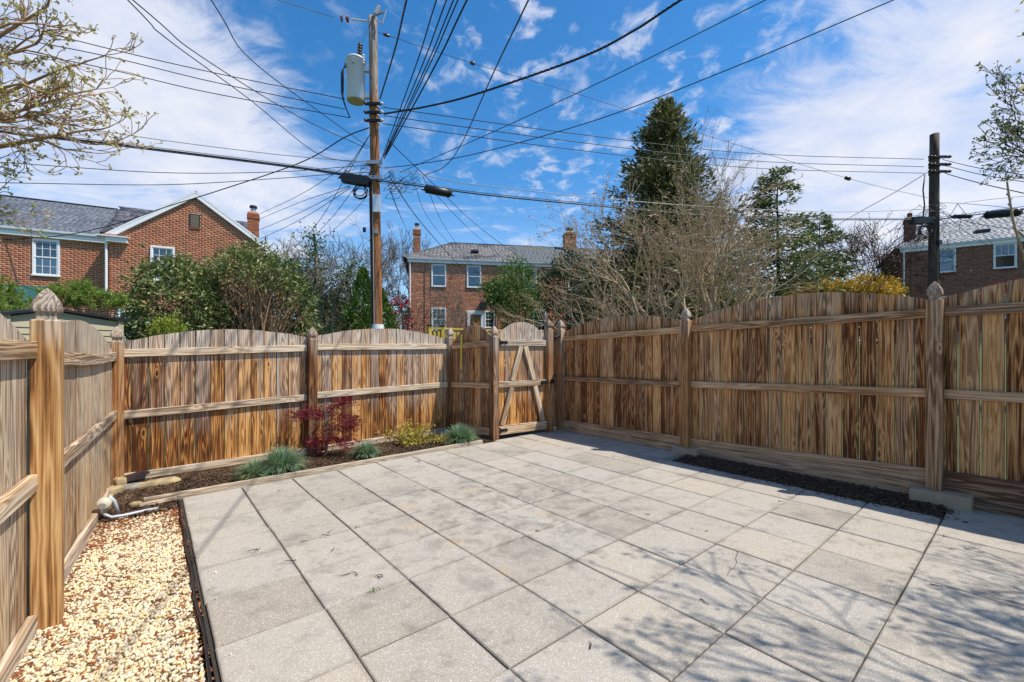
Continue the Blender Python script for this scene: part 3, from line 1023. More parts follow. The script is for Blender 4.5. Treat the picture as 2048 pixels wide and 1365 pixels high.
# left fence
lf = empty('wooden_fence', lp(2.8))
tag(lf, 'pale sunlit wooden fence along the gravel on the left, nearest the camera', 'fence', 'fence panels round the patio')
fence_run(lf, lp(.30), lp(2.80), F_L, (.02, .0), (1.44, 1.66, 1.46), M_picket_l)
fence_run(lf, lp(2.86), lp(5.78), F_L, (.0, -.03), (1.44, 1.63, 1.40), M_picket_l)
for (a, b, za, zb_, s) in ((.30, 2.775, 1.40, 1.405, 0), (.30, 2.775, .72, .725, 0), (2.895, 5.77, 1.375, 1.345, .03), (2.895, 5.77, .715, .72, 0)):
    rail(lf, lp(a), lp(b), F_L, za, zb_, M_rail, sag=s)
rail(lf, lp(.30), lp(2.775), F_L, .03, .0, M_rail, w=.10, name='base_board')
rail(lf, lp(2.895), lp(5.55), F_L, .0, -.03, M_rail, w=.10, name='base_board')
pL1 = P(-.665, 2.835)
post(lf, pL1, -.06, 1.562, M_post_l, ANG)
post(lf, P(left_plane(.25) + .04, .25), -.06, 1.56, M_post_l, ANG)

# back fence
bf = empty('wooden_fence', P(1.44, 5.88))
tag(bf, 'sunlit brown wooden fence with two arched panels behind the planting bed', 'fence', 'fence panels round the patio')
JB = 5.88
fence_run(bf, P(-.56, JB), P(1.45, JB), F_B, (.0, .02), (1.475, 1.665, 1.575), M_picket, gap=(.002, .007))
fence_run(bf, P(1.45, JB), P(3.66, JB - .03), F_B, (.02, .05), (1.585, 1.745, 1.575), M_picket, gap=(.002, .007))
for (a, b, ja, jb, za, zb_) in ((-.475, 1.385, JB, JB, 1.375, 1.44), (-.475, 1.385, JB, JB, .70, .765), (1.505, 3.585, JB, JB - .03, 1.455, 1.475), (1.505, 3.585, JB, JB - .03, .785, .835)):
    rail(bf, P(a, ja), P(b, jb), F_B, za, zb_, M_rail)
rail(bf, P(-.475, JB), P(1.385, JB), F_B, .015, .035, M_rail, w=.085, name='base_board')
rail(bf, P(1.505, JB), P(3.585, JB - .03), F_B, .035, .065, M_rail, w=.085, name='base_board')
post(bf, P(-.53, JB - .045), -.08, 1.50, M_post, ANG)
post(bf, P(1.445, JB - .042), -.08, 1.56, M_post, ANG, lean=(.004, .004))
post(bf, P(3.64, JB - .05), -.08, 1.625, M_post, ANG)

# return panel up to the gate
A0, B0 = P(3.665, 5.77), P(3.905, 5.01)
dr = (B0 - A0).normalized()
F_T = Vector((dr.y, -dr.x, 0))
if F_T.dot(-EI) < 0:
    F_T = -F_T
rf = empty('wooden_fence', (A0 + B0) / 2)
tag(rf, 'short shaded fence panel with a round top beside the gate hinge post', 'fence', 'fence panels round the patio')
fence_run(rf, A0, B0, F_T, (.08, .08), (1.55, 1.83, 1.62), M_picket_r, n=7)
rail(rf, A0, B0, F_T, 1.475, 1.52, M_rail_r)
rail(rf, A0, B0, F_T, .835, .85, M_rail_r)
rail(rf, A0, B0, F_T, .10, .12, M_rail_r, w=.12, name='base_board')
hang = MB()
pA = A0.lerp(B0, .28) + F_T * .045
dy = dr * .014
s_pts = [(-.03, 1.66), (.004, 1.665), (.006, 1.50), (.012, 1.30), (.016, 1.10)]
for (o0, z0), (o1, z1) in zip(s_pts[:-1], s_pts[1:]):
    a_, b_ = pA + F_T * o0 + Vector((0, 0, z0)), pA + F_T * o1 + Vector((0, 0, z1))
    th = F_T * .002 + Vector((0, 0, .0015))
    hang.add([a_ - dy, a_ + dy, b_ + dy, b_ - dy, a_ - dy + th, a_ + dy + th, b_ + dy + th, b_ - dy + th],
             [(0, 1, 2, 3), (7, 6, 5, 4), (0, 4, 5, 1), (1, 5, 6, 2), (2, 6, 7, 3), (3, 7, 4, 0)])
o = hang.build('yellow_strap', M_strap)
tag(o, 'yellow webbing strap hanging over the top of the short fence panel', 'strap')

# gate
GJ = 4.965
pG1, pG2 = P(3.915, 4.955), P(5.03, 4.86)
gdir = (pG2 - pG1).normalized()
F_G = Vector((gdir.y, -gdir.x, 0))
gp = empty('gate_post', pG1)
tag(gp, 'square hinge post carrying the two black hinges left of the gate', 'post')
post(gp, pG1, -.06, 1.625, M_post, ANG)
gp2 = empty('gate_post', pG2)
tag(gp2, 'square latch post on the right side of the gate', 'post')
post(gp2, pG2, -.06, 1.78, M_post, ANG, lean=(0, -.006))
gate = empty('garden_gate', pG1.lerp(pG2, .5))
tag(gate, 'closed arched wooden garden gate with an A shaped brace', 'gate')
gA, gB = pG1 + gdir * .075, pG2 - gdir * .075
fo = F_G * -.012
fence_run(gate, gA + fo, gB + fo, F_G, (.10, .10), (1.66, 1.885, 1.66), M_picket, n=8, gap=(.002, .006))
rail(gate, gA + fo, gB + fo, F_G, 1.535, 1.535, M_rail, w=.10)
rail(gate, gA + fo, gB + fo, F_G, .865, .865, M_rail, w=.095)
rail(gate, gA + fo, gB + fo, F_G, .135, .135, M_rail, w=.14)
gl_ = (gB - gA).length
for (x0, z0, x1, z1) in ((.07, .215, .262, .812), (.275, .918, .455, 1.48), (.93, .215, .755, .812), (.735, .918, .545, 1.48)):
    x0, x1 = x0 * gl_, x1 * gl_
    a_ = gA + gdir * x0 + fo + F_G * .0205 + Vector((0, 0, z0)); b_ = gA + gdir * x1 + fo + F_G * .0205 + Vector((0, 0, z1))
    board('brace', gate, a_, b_, .085, .036, M_rail, wdir=gdir)
for z in (1.535, .135):
    h = MB()
    o0 = gA + F_G * .030
    Mh = frame(o0 + Vector((0, 0, z)), gdir, F_G, (0, 0, 1))
    h.prism([(-.03, -.055), (.02, -.055), (.02, -.03), (.10, -.017), (.125, -.03), (.15, -.012), (.175, 0), (.15, .012), (.125, .03), (.10, .017), (.02, .03), (.02, .055), (-.03, .055)],
            0, .006, Mh @ Matrix(((1, 0, 0, 0), (0, 0, 1, 0), (0, 1, 0, 0), (0, 0, 0, 1))))
    h.box((-.055, .002, 0), (.03, .012, .19), Mh)
    h.tube([Mh @ Vector((-.034, .008, -.07)), Mh @ Vector((-.034, .008, .07))], .009, 8)
    h.build('hinge', M_iron, gate)
l = MB()
Ml = frame(gB + F_G * .036 + Vector((0, 0, .87)), gdir, F_G, (0, 0, 1))
l.box((-.06, .004, 0), (.13, .012, .05), Ml).box((.09, .038, .01), (.06, .03, .07), Ml)
l.tube([Ml @ Vector((-.12, .016, -.005)), Ml @ Vector((.09, .030, -.005))], .008, 8)
l.build('latch', M_iron, gate)
cl = MB()
ca, cb = pG2 + EI * .06 + Vector((0, 0, 1.60)), P(5.32, 4.87, 1.68)
cl.tube([ca, ca.lerp(cb, .35), ca.lerp(cb, .351), cb], [.012, .012, .026, .026], 10)
o = cl.build('gate_closer', M_iron)
tag(o, 'black cylinder gate closer between latch post and corner post', 'gate closer')

# right fence
IR = 5.41
r2 = empty('wooden_fence', P(IR, 2.5))
tag(r2, 'tall shaded wooden fence with a kick board along the right side of the patio', 'fence', 'fence panels round the patio')
JR = [4.90, 2.535, .10, -2.34, -4.7]
fence_run(r2, P(IR, 4.90), P(IR, 2.535), F_R, (.12, .17), (1.73, 1.945, 1.80), M_picket_r, gap=(.002, .007), n=17)
fence_run(r2, P(IR, 2.535), P(IR, .10), F_R, (.17, .24), (1.80, 2.045, 1.875), M_picket_r, gap=(.003, .010), n=17)
fence_run(r2, P(IR, .10), P(IR, -2.34), F_R, (.22, .24), (1.875, 2.08, 1.88), M_picket_r, gap=(.006, .014), n=17)
fence_run(r2, P(IR, -2.34), P(IR, -4.7), F_R, (.22, .24), (1.875, 2.08, 1.88), M_picket_r, gap=(.004, .010), n=17)
zt = [1.615, 1.70, 1.765, 1.775, 1.775]; zm = [.915, .945, 1.005, 1.01, 1.01]; zk = [.175, .215, .295, .30, .30]
for k in range(4):
    a_, b_ = JR[k] - .06, JR[k + 1] + .06
    rail(r2, P(IR, a_), P(IR, b_), F_R, zt[k], zt[k + 1] - .01, M_rail_r)
    rail(r2, P(IR, a_), P(IR, b_), F_R, zm[k], zm[k + 1], M_rail_r, w=.085)
    ka, kb = zk[k], zk[k + 1]
    h = .36
    rail(r2, P(IR, JR[k] - .002), P(IR, JR[k + 1] + .002), F_R, ka - h / 2, kb - h / 2, M_kick, w=h, t=.036, name='kick_board')
for k, (jj, z1) in enumerate(zip(JR, (1.785, 1.815, 1.875, 1.88, 1.88))):
    post(r2, P(5.345 if k else 5.36, jj), (-.05, .105, .125, -.05, -.05)[k], z1, M_post if k < 2 else M_post_r, ANG, lean=(0, 0))
# filler behind the latch post
nf = empty('wooden_fence', P(5.2, 5.1))
tag(nf, 'narrow dark fence piece seen in the gap between latch post and corner post', 'fence', 'fence panels round the patio')
fence_run(nf, P(4.99, 5.02), P(5.40, 5.0), F_B, (.05, .05), (1.74, 1.80, 1.74), M_picket_r, n=3)
rail(nf, P(4.99, 5.02), P(5.33, 5.0), F_B, 1.60, 1.60, M_rail_r)
rail(nf, P(4.99, 5.02), P(5.33, 5.0), F_B, .93, .93, M_rail_r)
rail(nf, P(4.99, 5.02), P(5.33, 5.0), F_B, .12, .12, M_kick, w=.14, name='base_board')
o = MB()
c0 = P(5.12, 4.985, .52)
o.tube([c0, c0 - EJ * .02], [.036, .036], 14).tube([c0 - EJ * .02, c0 - EJ * .024], [.022, .020], 12)
o = o.build('wall_hook_plate', M_cream)
tag(o, 'small round cream plate on the fence behind the latch post', 'plate')


def stone_block(name, c, dims, label, mat, cat='block', rough=.004):
    bm = MB()
    x, y, z = (q / 2 for q in dims)
    Mx = Matrix.Translation(c) @ Matrix.Rotation(ANG, 4, 'Z')
    prof = [(-z, .985), (-z + .008, 1), (z - .010, 1), (z, .975)]
    vs, fs = [], []
    sec = []
    for k in range(5):
        sec.append((-1 + .4 * k, -1))
    for k in range(3):
        sec.append((1, -1 + 2 / 3 * k))
    for k in range(5):
        sec.append((1 - .4 * k, 1))
    for k in range(3):
        sec.append((-1, 1 - 2 / 3 * k))
    n = len(sec)
    for zz_, s in prof:
        for a_, b_ in sec:
            vs.append(Mx @ Vector((a_ * x * s + random.gauss(0, rough * .6), b_ * y * s + random.gauss(0, rough * .6), zz_ + random.gauss(0, rough * .3))))
    for r_ in range(len(prof) - 1):
        for k in range(n):
            fs.append((r_ * n + k, r_ * n + (k + 1) % n, (r_ + 1) * n + (k + 1) % n, (r_ + 1) * n + k))
    fs.append(tuple(range(n - 1, -1, -1))); fs.append(tuple((len(prof) - 1) * n + k for k in range(n)))
    bm.add(vs, fs)
    return tag(bm.build(name, mat), label, cat)


stone_block('stone_block', P(5.285, .055, .055), (.20, .40, .135), 'tan concrete block under the near right fence post, beside the shaded slab', M_block)
stone_block('stone_block', P(5.305, 2.50, .045), (.17, .34, .115), 'tan concrete block under the middle post of the right fence', M_block)


# timber edging and the bits in the far left corner
def single_board(name, p0, p1, w, t, mat, wdir, label, cat, ch=.004):
    p0, p1 = Vector(p0), Vector(p1)
    z = (p1 - p0).normalized()
    x = Vector(wdir); x = (x - z * x.dot(z)).normalized()
    o = obj(name, board_mesh(name, (p1 - p0).length, w, t, mat, ch, None, 0, 4), None, frame(p0, x, z.cross(x), z))
    return tag(o, label, cat)


single_board('timber_edging', P(-.30, 4.873, -.024), P(3.62, 4.873, .012), .075, .038, M_timber, (0, 0, 1), 'long pale timber edging between the patio slabs and the mulch bed', 'edging')
single_board('timber_offcut', P(-.33, 4.77, -.022), P(-.06, 4.80, -.020), .03, .04, M_timber, (0, 0, 1), 'short pale offcut of wood lying in front of the edging end', 'offcut')
pts = [P(-.045 + .006 * math.sin(q * 1.7), 4.80 - 5.3 * q / 24, gz(-.05, 4.8 - 5.3 * q / 24) - .012 + .004 * math.sin(q * 2.9)) for q in range(25)]
ed = MB()
for dz, dx in ((.010, 0),):
    ed.tube([p + Vector((dx, 0, dz)) for p in pts], .0065, 6)
for a_, b_ in zip(pts[:-1], pts[1:]):
    q = EI * .003
    ed.add([a_ - q - Vector((0, 0, .05)), a_ + q - Vector((0, 0, .05)), a_ + q + Vector((0, 0, .014)), a_ - q + Vector((0, 0, .014)),
            b_ - q - Vector((0, 0, .05)), b_ + q - Vector((0, 0, .05)), b_ + q + Vector((0, 0, .014)), b_ - q + Vector((0, 0, .014))],
           [(0, 3, 7, 4), (1, 5, 6, 2), (3, 2, 6, 7)])
tag(ed.build('plastic_edging', M_black, None, True), 'black plastic lawn edging between gravel and patio', 'edging')


def rock(name, c, dims, rot, mat, label, seed, cat='stone'):
    rr = random.Random(seed)
    vs, fs = [], []
    n, prof = 12, [(0, .92), (.45, 1.0), (.8, .93), (1.0, .72)]
    rad = [rr.uniform(.78, 1.1) for _ in range(n)]
    Mx = Matrix.Translation(c) @ Matrix.Rotation(rot, 4, 'Z')
    for z, s in prof:
        for k in range(n):
            q = 2 * math.pi * k / n
            vs.append(Mx @ Vector((dims[0] / 2 * math.cos(q) * rad[k] * s * rr.uniform(.95, 1.04), dims[1] / 2 * math.sin(q) * rad[k] * s * rr.uniform(.95, 1.04), dims[2] * z * rr.uniform(.9, 1.08))))
    vs.append(Mx @ Vector((0, 0, dims[2] * 1.02)))
    for r_ in range(3):
        for k in range(n):
            fs.append((r_ * n + k, r_ * n + (k + 1) % n, (r_ + 1) * n + (k + 1) % n, (r_ + 1) * n + k))
    fs += [(3 * n + k, 3 * n + (k + 1) % n, 4 * n) for k in range(n)]
    return tag(MB().add(vs, fs).build(name, mat), label, cat)


def gpt(u, v_, z=0.0):
    Yg = FOC * (CAMH - z) / (v_ - HORIZON)
    return Vector(((u - 1024) / FOC * Yg, Yg, z))


rock('flat_stone', gpt(322, 972, -.03), (.40, .16, .07), R(42), M_rock, 'large flat tan flagstone lying in the mulch by the drain pipe', 3)
rock('flat_stone', gpt(268, 978, -.04), (.24, .16, .05), R(30), M_rockg, 'grey flat stone between the flagstone and the corner', 5)
rock('flat_stone', gpt(228, 988, -.04), (.20, .13, .07), R(70), M_rock, 'rough tan stone heaped in the fence corner', 8)
rock('flat_stone', gpt(212, 1000, -.05), (.12, .12, .05), R(10), M_rock, 'small tan stone at the front of the corner heap', 12)
rock('flat_stone', gpt(240, 972, -.03), (.12, .10, .09), R(10), M_rock, 'pale stone standing against the corner post foot', 14)
rock('flat_stone', gpt(272, 1012, -.04), (.11, .06, .035), R(35), M_rock, 'small tan stone at the end of the wood offcut', 17)
a_, b_ = gpt(245, 966, -.01) + Vector((0, 0, .03)), gpt(284, 957, 0) + Vector((0, 0, .05))
d_ = (b_ - a_).normalized()
dp = MB()
x_ = Vector((d_.y, -d_.x, 0)).normalized(); up_ = x_.cross(d_)
def rectring(p, w, h):
    return [p + x_ * sx_ * w / 2 + up_ * sz_ * h / 2 for sx_, sz_ in ((-1, -1), (1, -1), (1, 1), (-1, 1))]
rings = [rectring(a_, .075, .055), rectring(a_.lerp(b_, .9), .08, .06), rectring(b_ + d_ * .06, .09, .012)]
vs = [q for r_ in rings for q in r_]
rings[2]
fs = [(0, 3, 2, 1)] + [(4 * r_ + k, 4 * r_ + (k + 1) % 4, 4 * r_ + 4 + (k + 1) % 4, 4 * r_ + 4 + k) for r_ in range(2) for k in range(4)] + [(8, 9, 10, 11)]
dp.add(vs, fs)
tag(dp.build('drain_spout', M_brown), 'dark brown plastic downspout end lying along the back fence', 'drain spout')

# junction box and conduit by the left fence
jb = empty('conduit_box', P(left_plane(4.62) + .06, 4.62, -.03))
tag(jb, 'cream conduit box with a bent grey pipe at the foot of the left fence', 'conduit box')
cb_ = P(left_plane(4.62) + .075, 4.60, .095)
MB().loft([(-.055, .046), (-.05, .05), (.045, .05), (.055, .044)], False, Matrix.Translation(cb_) @ Matrix.Rotation(ANG, 4, 'Z') @ Matrix.Rotation(R(80), 4, 'X'), 14).build('box_body', M_cream, jb, True)
MB().tube([cb_ + EJ * -.055 + EI * -.01 + Vector((0, 0, -.008)), cb_ + EJ * -.064 + EI * -.01 + Vector((0, 0, -.008))], [.026, .023], 14).build('knockout', M_galv, jb)
MB().tube([cb_ + EI * .03 + Vector((0, 0, .055)), cb_ + EI * .06 + EJ * .02 + Vector((0, 0, .0)), cb_ + EI * .09 + EJ * .04 + Vector((0, 0, -.13))], [.011, .015, .015], 10).build('pipe', M_pvc, jb, True)
MB().tube([cb_ + Vector((0, 0, -.05)), cb_ + EI * .0 + EJ * -.02 + Vector((0, 0, -.09)), cb_ + EI * .05 - EJ * .06 + Vector((0, 0, -.115)), cb_ + EI * .13 - EJ * .05 + Vector((0, 0, -.12)),
           cb_ + EI * .27 + EJ * .0 + Vector((0, 0, -.125)), cb_ + EI * .36 + EJ * .05 + Vector((0, 0, -.14))], .0115, 10).build('pipe', M_pvc, jb, True)


# ------------------------------------------------------------------ planting in the bed
def tuft(name, c, h, spread, n, mat, label, straw=0, cat='ornamental grass'):
    root = empty(name, c)
    tag(root, label, cat)
    def blades(nm, n, mt, hh, sp, bend):
        az = RNG.random(n) * 6.283
        lean = RNG.random(n) ** .8 * bend
        hl = hh * RNG.uniform(.65, 1.12, n)
        b0 = np.stack([np.cos(az), np.sin(az), np.zeros(n)], 1)
        base = b0 * (RNG.random(n)[:, None] ** .6) * sp * .22
        side = np.stack([-np.sin(az), np.cos(az), np.zeros(n)], 1)
        rows = []
        for k, t_ in enumerate((0, .4, .75, 1.0)):
            ang = lean * (.45 + .75 * t_)
            p = base + b0 * (np.sin(ang) * hl * t_)[:, None] + np.array([0, 0, 1.0]) * (np.cos(ang) * hl * t_)[:, None]
            w = (.0034, .0030, .0022, .0004)[k]
            rows += [p - side * w, p + side * w]
        V = np.stack(rows, 1)
        f = np.array([(0, 1, 3, 2), (2, 3, 5, 4), (4, 5, 7, 6)])
        obj(nm, np_mesh(nm, V.reshape(-1, 3), (f[None] + 8 * np.arange(n)[:, None, None]).reshape(-1, 4), mt), root, WORLD[root.name])
    blades('blades', n, mat, h, spread, 1.25)
    if straw:
        blades('dry_blades', straw, M_straw, h * .62, spread * 1.15, 1.5)
    return root


tuft('blue_fescue', P(.92, 5.10, .0), .285, .30, 1500, M_fesc, 'large blue green fescue tuft in front of the red maple', 130)
tuft('blue_fescue', P(.64, 5.09, -.01), .21, .24, 500, M_fesc, 'thin fescue tuft with straw coloured skirt left of the large tuft', 520)
tuft('blue_fescue', P(1.93, 5.13, .01), .20, .22, 1000, M_fesc, 'small round fescue tuft right of the red maple', 60)
tuft('blue_fescue', P(3.36, 5.06, .02), .27, .28, 1500, M_fesc, 'fescue tuft beside the gate hinge post', 40)
tuft('yellow_grass', P(3.12, 5.12, .02), .17, .22, 160, M_straw, 'yellowing grass clump between golden shrub and gate tuft', 280)

mp = empty('red_maple', P(1.50, 5.42, .02))
tag(mp, 'small dark red laceleaf maple in front of the back fence post', 'maple tree')
mb0 = WORLD['red_maple'].translation
polys, tips = [], []
trunk_top = mb0 + Vector((.02, .02, .42))
polys.append(([tuple(mb0), tuple(mb0 + Vector((.02, 0, .12))), tuple(mb0 + Vector((-.005, .01, .26))), tuple(trunk_top), tuple(mb0 + Vector((-.03, .03, .62))), tuple(mb0 + Vector((.0, .02, .80)))],
              [.017, .015, .013, .011, .008, .004]))
pads = []
for (u, v_, rx, rz, q) in ((690, 803, .10, .03, 1), (672, 812, .08, .035, .8), (650, 828, .08, .03, .9), (618, 826, .13, .045, 1.2), (598, 831, .08, .03, .5), (664, 858, .11, .05, 1.2), (692, 850, .09, .04, .8), (706, 852, .07, .04, .6),
                           (632, 884, .09, .035, .9), (655, 878, .10, .04, .8), (690, 885, .12, .04, 1.0), (712, 838, .06, .03, .4), (644, 899, .05, .04, .4), (676, 880, .08, .03, .6), (682, 832, .07, .03, .5)):
    c = at(u, v_, 5.72 + random.uniform(-.13, .13))
    pads.append((c, rx, rz, q))
    st = mb0 + Vector((.0, .01, max(.12, min(.7, (c.z - mb0.z) * .72))))
    mid = st.lerp(c, .5) + Vector((0, 0, .02)) + rv(.012)
    polys.append(([tuple(st), tuple(mid), tuple(c)], [.006, .0045, .0025]))
    for k in range(5):
        e = c + Vector((random.gauss(0, rx * .8), random.gauss(0, rx * .8), random.gauss(0, rz * .6)))
        polys.append(([tuple(c.lerp(mid, .3)), tuple(c.lerp(e, .5) + rv(.006)), tuple(e)], [.0028, .002, .001]))
for k in range(7):
    st = mb0 + Vector((0, 0, random.uniform(.3, .6)))
    e = st + Vector((random.uniform(-.05, .28), random.uniform(-.1, .1), random.uniform(.08, .3)))
    polys.append(([tuple(st), tuple(st.lerp(e, .5) + rv(.015)), tuple(e)], [.004, .003, .0012]))
tubes_obj('trunk', polys, M_bark, mp, 6)
Cs, Ds = [], []
for c, rx, rz, q in pads:
    n = int(150 * q)
    cc = np.array(c) + RNG.normal(size=(n, 3)) * np.array([rx, rx, rz * 1.3]) * .8
    Cs.append(np.repeat(cc, 4, 0)); Ds.append(np.concatenate([RNG.normal(size=(n * 4, 3)) * np.array([1, 1, .45]) + np.array([0, 0, -.25])]))
Cs, Ds = np.concatenate(Cs), np.concatenate(Ds)
leaves_obj('crown', Cs, Ds, RNG.uniform(.022, .042, len(Cs)), .0085, M_maple, mp)

gs = empty('golden_shrub', P(2.72, 5.42, .02))
tag(gs, 'low golden yellow shrub growing in the mulch right of the maple', 'shrub')
c0 = WORLD['golden_shrub'].translation
polys, Cs, Ds = [], [], []
for k in range(95):
    a_ = random.uniform(0, 6.283); el = random.uniform(.25, 1.4)
    L = random.uniform(.20, .37) * (1.0 + .25 * abs(math.cos(a_)))
    d = Vector((math.cos(a_) * math.cos(el) * 1.25, math.sin(a_) * math.cos(el), math.sin(el) * .82))
    st = c0 + Vector((random.gauss(0, .08), random.gauss(0, .06), 0))
    m_ = st + d * L * .5 + rv(.012); e = st + d * L
    polys.append(([tuple(st), tuple(m_), tuple(e)], [.003, .0022, .0012]))
    n = random.randint(14, 26)
    t_ = RNG.uniform(.3, 1.05, n)[:, None]
    Cs.append(np.array(st)[None] * (1 - t_) + np.array(e)[None] * t_ + RNG.normal(size=(n, 3)) * .014)
    Ds.append(np.array(d)[None] * .5 + RNG.normal(size=(n, 3)) * .7)
tubes_obj('stems', polys, M_barkr, gs, 4)
Cs, Ds = np.concatenate(Cs), np.concatenate(Ds)
leaves_obj('foliage', Cs, Ds, RNG.uniform(.024, .042, len(Cs)), RNG.uniform(.014, .024, len(Cs)), M_euon, gs)


# ------------------------------------------------------------------ houses
class HF:
    """house frame: s along the facade, d towards the viewer's side, z up"""
    def __init__(s, o, ux, n):
        s.o, s.ux, s.n = Vector((o[0], o[1], 0)), Vector((ux[0], ux[1], 0)).normalized(), Vector((n[0], n[1], 0)).normalized()

    def __call__(s, a, d, z):
        return s.o + s.ux * a + s.n * d + Vector((0, 0, z))

    def M(s, a=0, d=0, z=0):      # local x along the facade, y inwards, z up
        return frame(s(a, d, z), s.ux, -s.n, (0, 0, 1))


def boxes_mesh(name, B, M4, mat, open_back=True):
    """B: (n,6) boxes x0,x1,y0,y1,z0,z1 in a local frame; the y1 side (back) is left off"""
    B = np.asarray(B, float)
    idx = [(a, b, c) for c in (4, 5) for b in (2, 3) for a in (0, 1)]
    V = np.stack([np.stack([B[:, q[0]], B[:, q[1]], B[:, q[2]]], 1) for q in idx], 1)
    fc = np.array([(4, 5, 7, 6), (0, 2, 3, 1), (0, 1, 5, 4), (0, 4, 6, 2), (1, 3, 7, 5)])
    n = len(B)
    return np_mesh(name, V.reshape(-1, 3), (fc[None] + 8 * np.arange(n)[:, None, None]).reshape(-1, 4), mat)


BW, BH, BJ = .202, .060, .0145


def brick_boxes(s0, s1, z0, z1, holes, inside=None, proud=.006):
    out = []
    pz, px = BH + BJ, BW + BJ
    k = 0
    z = z0
    while z + BH <= z1:
        x = s0 - (0 if k % 2 else px / 2)
        while x < s1:
            segs = [(max(x, s0), min(x + BW, s1))]
            for h0, h1, g0, g1 in holes:
                if z + BH > g0 and z < g1:
                    ns = []
                    for a, b in segs:
                        if b <= h0 or a >= h1:
                            ns.append((a, b))
                        else:
                            if a < h0 - .012: ns.append((a, h0 - .006))
                            if b > h1 + .012: ns.append((h1 + .006, b))
                    segs = ns
            for a, b in segs:
                if b - a < .02:
                    continue
                if inside and not inside((a + b) / 2, z + BH / 2):
                    continue
                out.append((a, b, -proud + random.uniform(-.0015, .0015), .0, z, z + BH))
            x += px
        z += pz
        k += 1
    return out


def lay_pieces(name, boxes, M4, mat, parent, near=None, limit=300, pick=None):
    """the pieces that show largest are single objects, the rest is one joined part"""
    boxes = list(boxes)
    single = []
    if limit:
        full = [q for q, b in enumerate(boxes) if pick is None or pick(b)]
        def far(q):
            b = boxes[q]
            w = M4 @ Vector(((b[0] + b[1]) / 2, b[2], (b[4] + b[5]) / 2))
            return (w - cam.location).length
        full.sort(key=far)
        single = full[:limit]
        cache = {}
        for q in single:
            b = boxes[q]
            key = (round(b[1] - b[0], 3), round(b[5] - b[4], 3))
            if key not in cache:
                cache[key] = boxes_mesh(name, [(-key[0] / 2, key[0] / 2, b[2], b[3], -key[1] / 2, key[1] / 2)], None, mat)
            obj(name, cache[key], parent, M4 @ Matrix.Translation(((b[0] + b[1]) / 2, 0, (b[4] + b[5]) / 2)))
    ss = set(single)
    rest = [b for q, b in enumerate(boxes) if q not in ss]
    if rest:
        o = obj(name + ('_courses' if name == 'brick' else '_rows'), boxes_mesh(name, rest, M4, mat), parent, M4)
        o['kind'] = 'stuff'


def slate_boxes(s0, s1, run, w, h, inside=None):
    """slates in the roof plane: x along the eave, z up the slope; each one tips out a little at its foot"""
    out = []
    k = 0
    t = 0.0
    while t < run:
        x = s0 - (w / 2 if k % 2 else 0) + random.uniform(-.01, .01)
        while x < s1:
            ww = w * random.uniform(.86, 1.1)
            a, b = max(x, s0), min(x + ww, s1)
            if b - a > .02 and (inside is None or inside((a + b) / 2, t + h / 2)):
                out.append((a + .005, b - .005, -.014 - random.random() * .010, .03, t, min(run, t + h - .012)))
            x += ww
        t += h
        k += 1
    return out


def roof_plane(hf, s0, s1, d0, z0, d1, z1, mat, parent, inside=None, w=.2, h=.16, limit=0, name='slate'):
    e = hf(s0, d0, z0)
    up = (hf(s0, d1, z1) - e)
    run = up.length
    up.normalize()
    y = up.cross(hf.ux)          # into the roof when x = ux, z = up
    if y.z > 0:
        y = -y
    M4 = frame(e - hf.ux * s0, hf.ux, y, up)
    lay_pieces(name, slate_boxes(s0, s1, run, w, h, inside), M4, mat, parent, limit=limit)


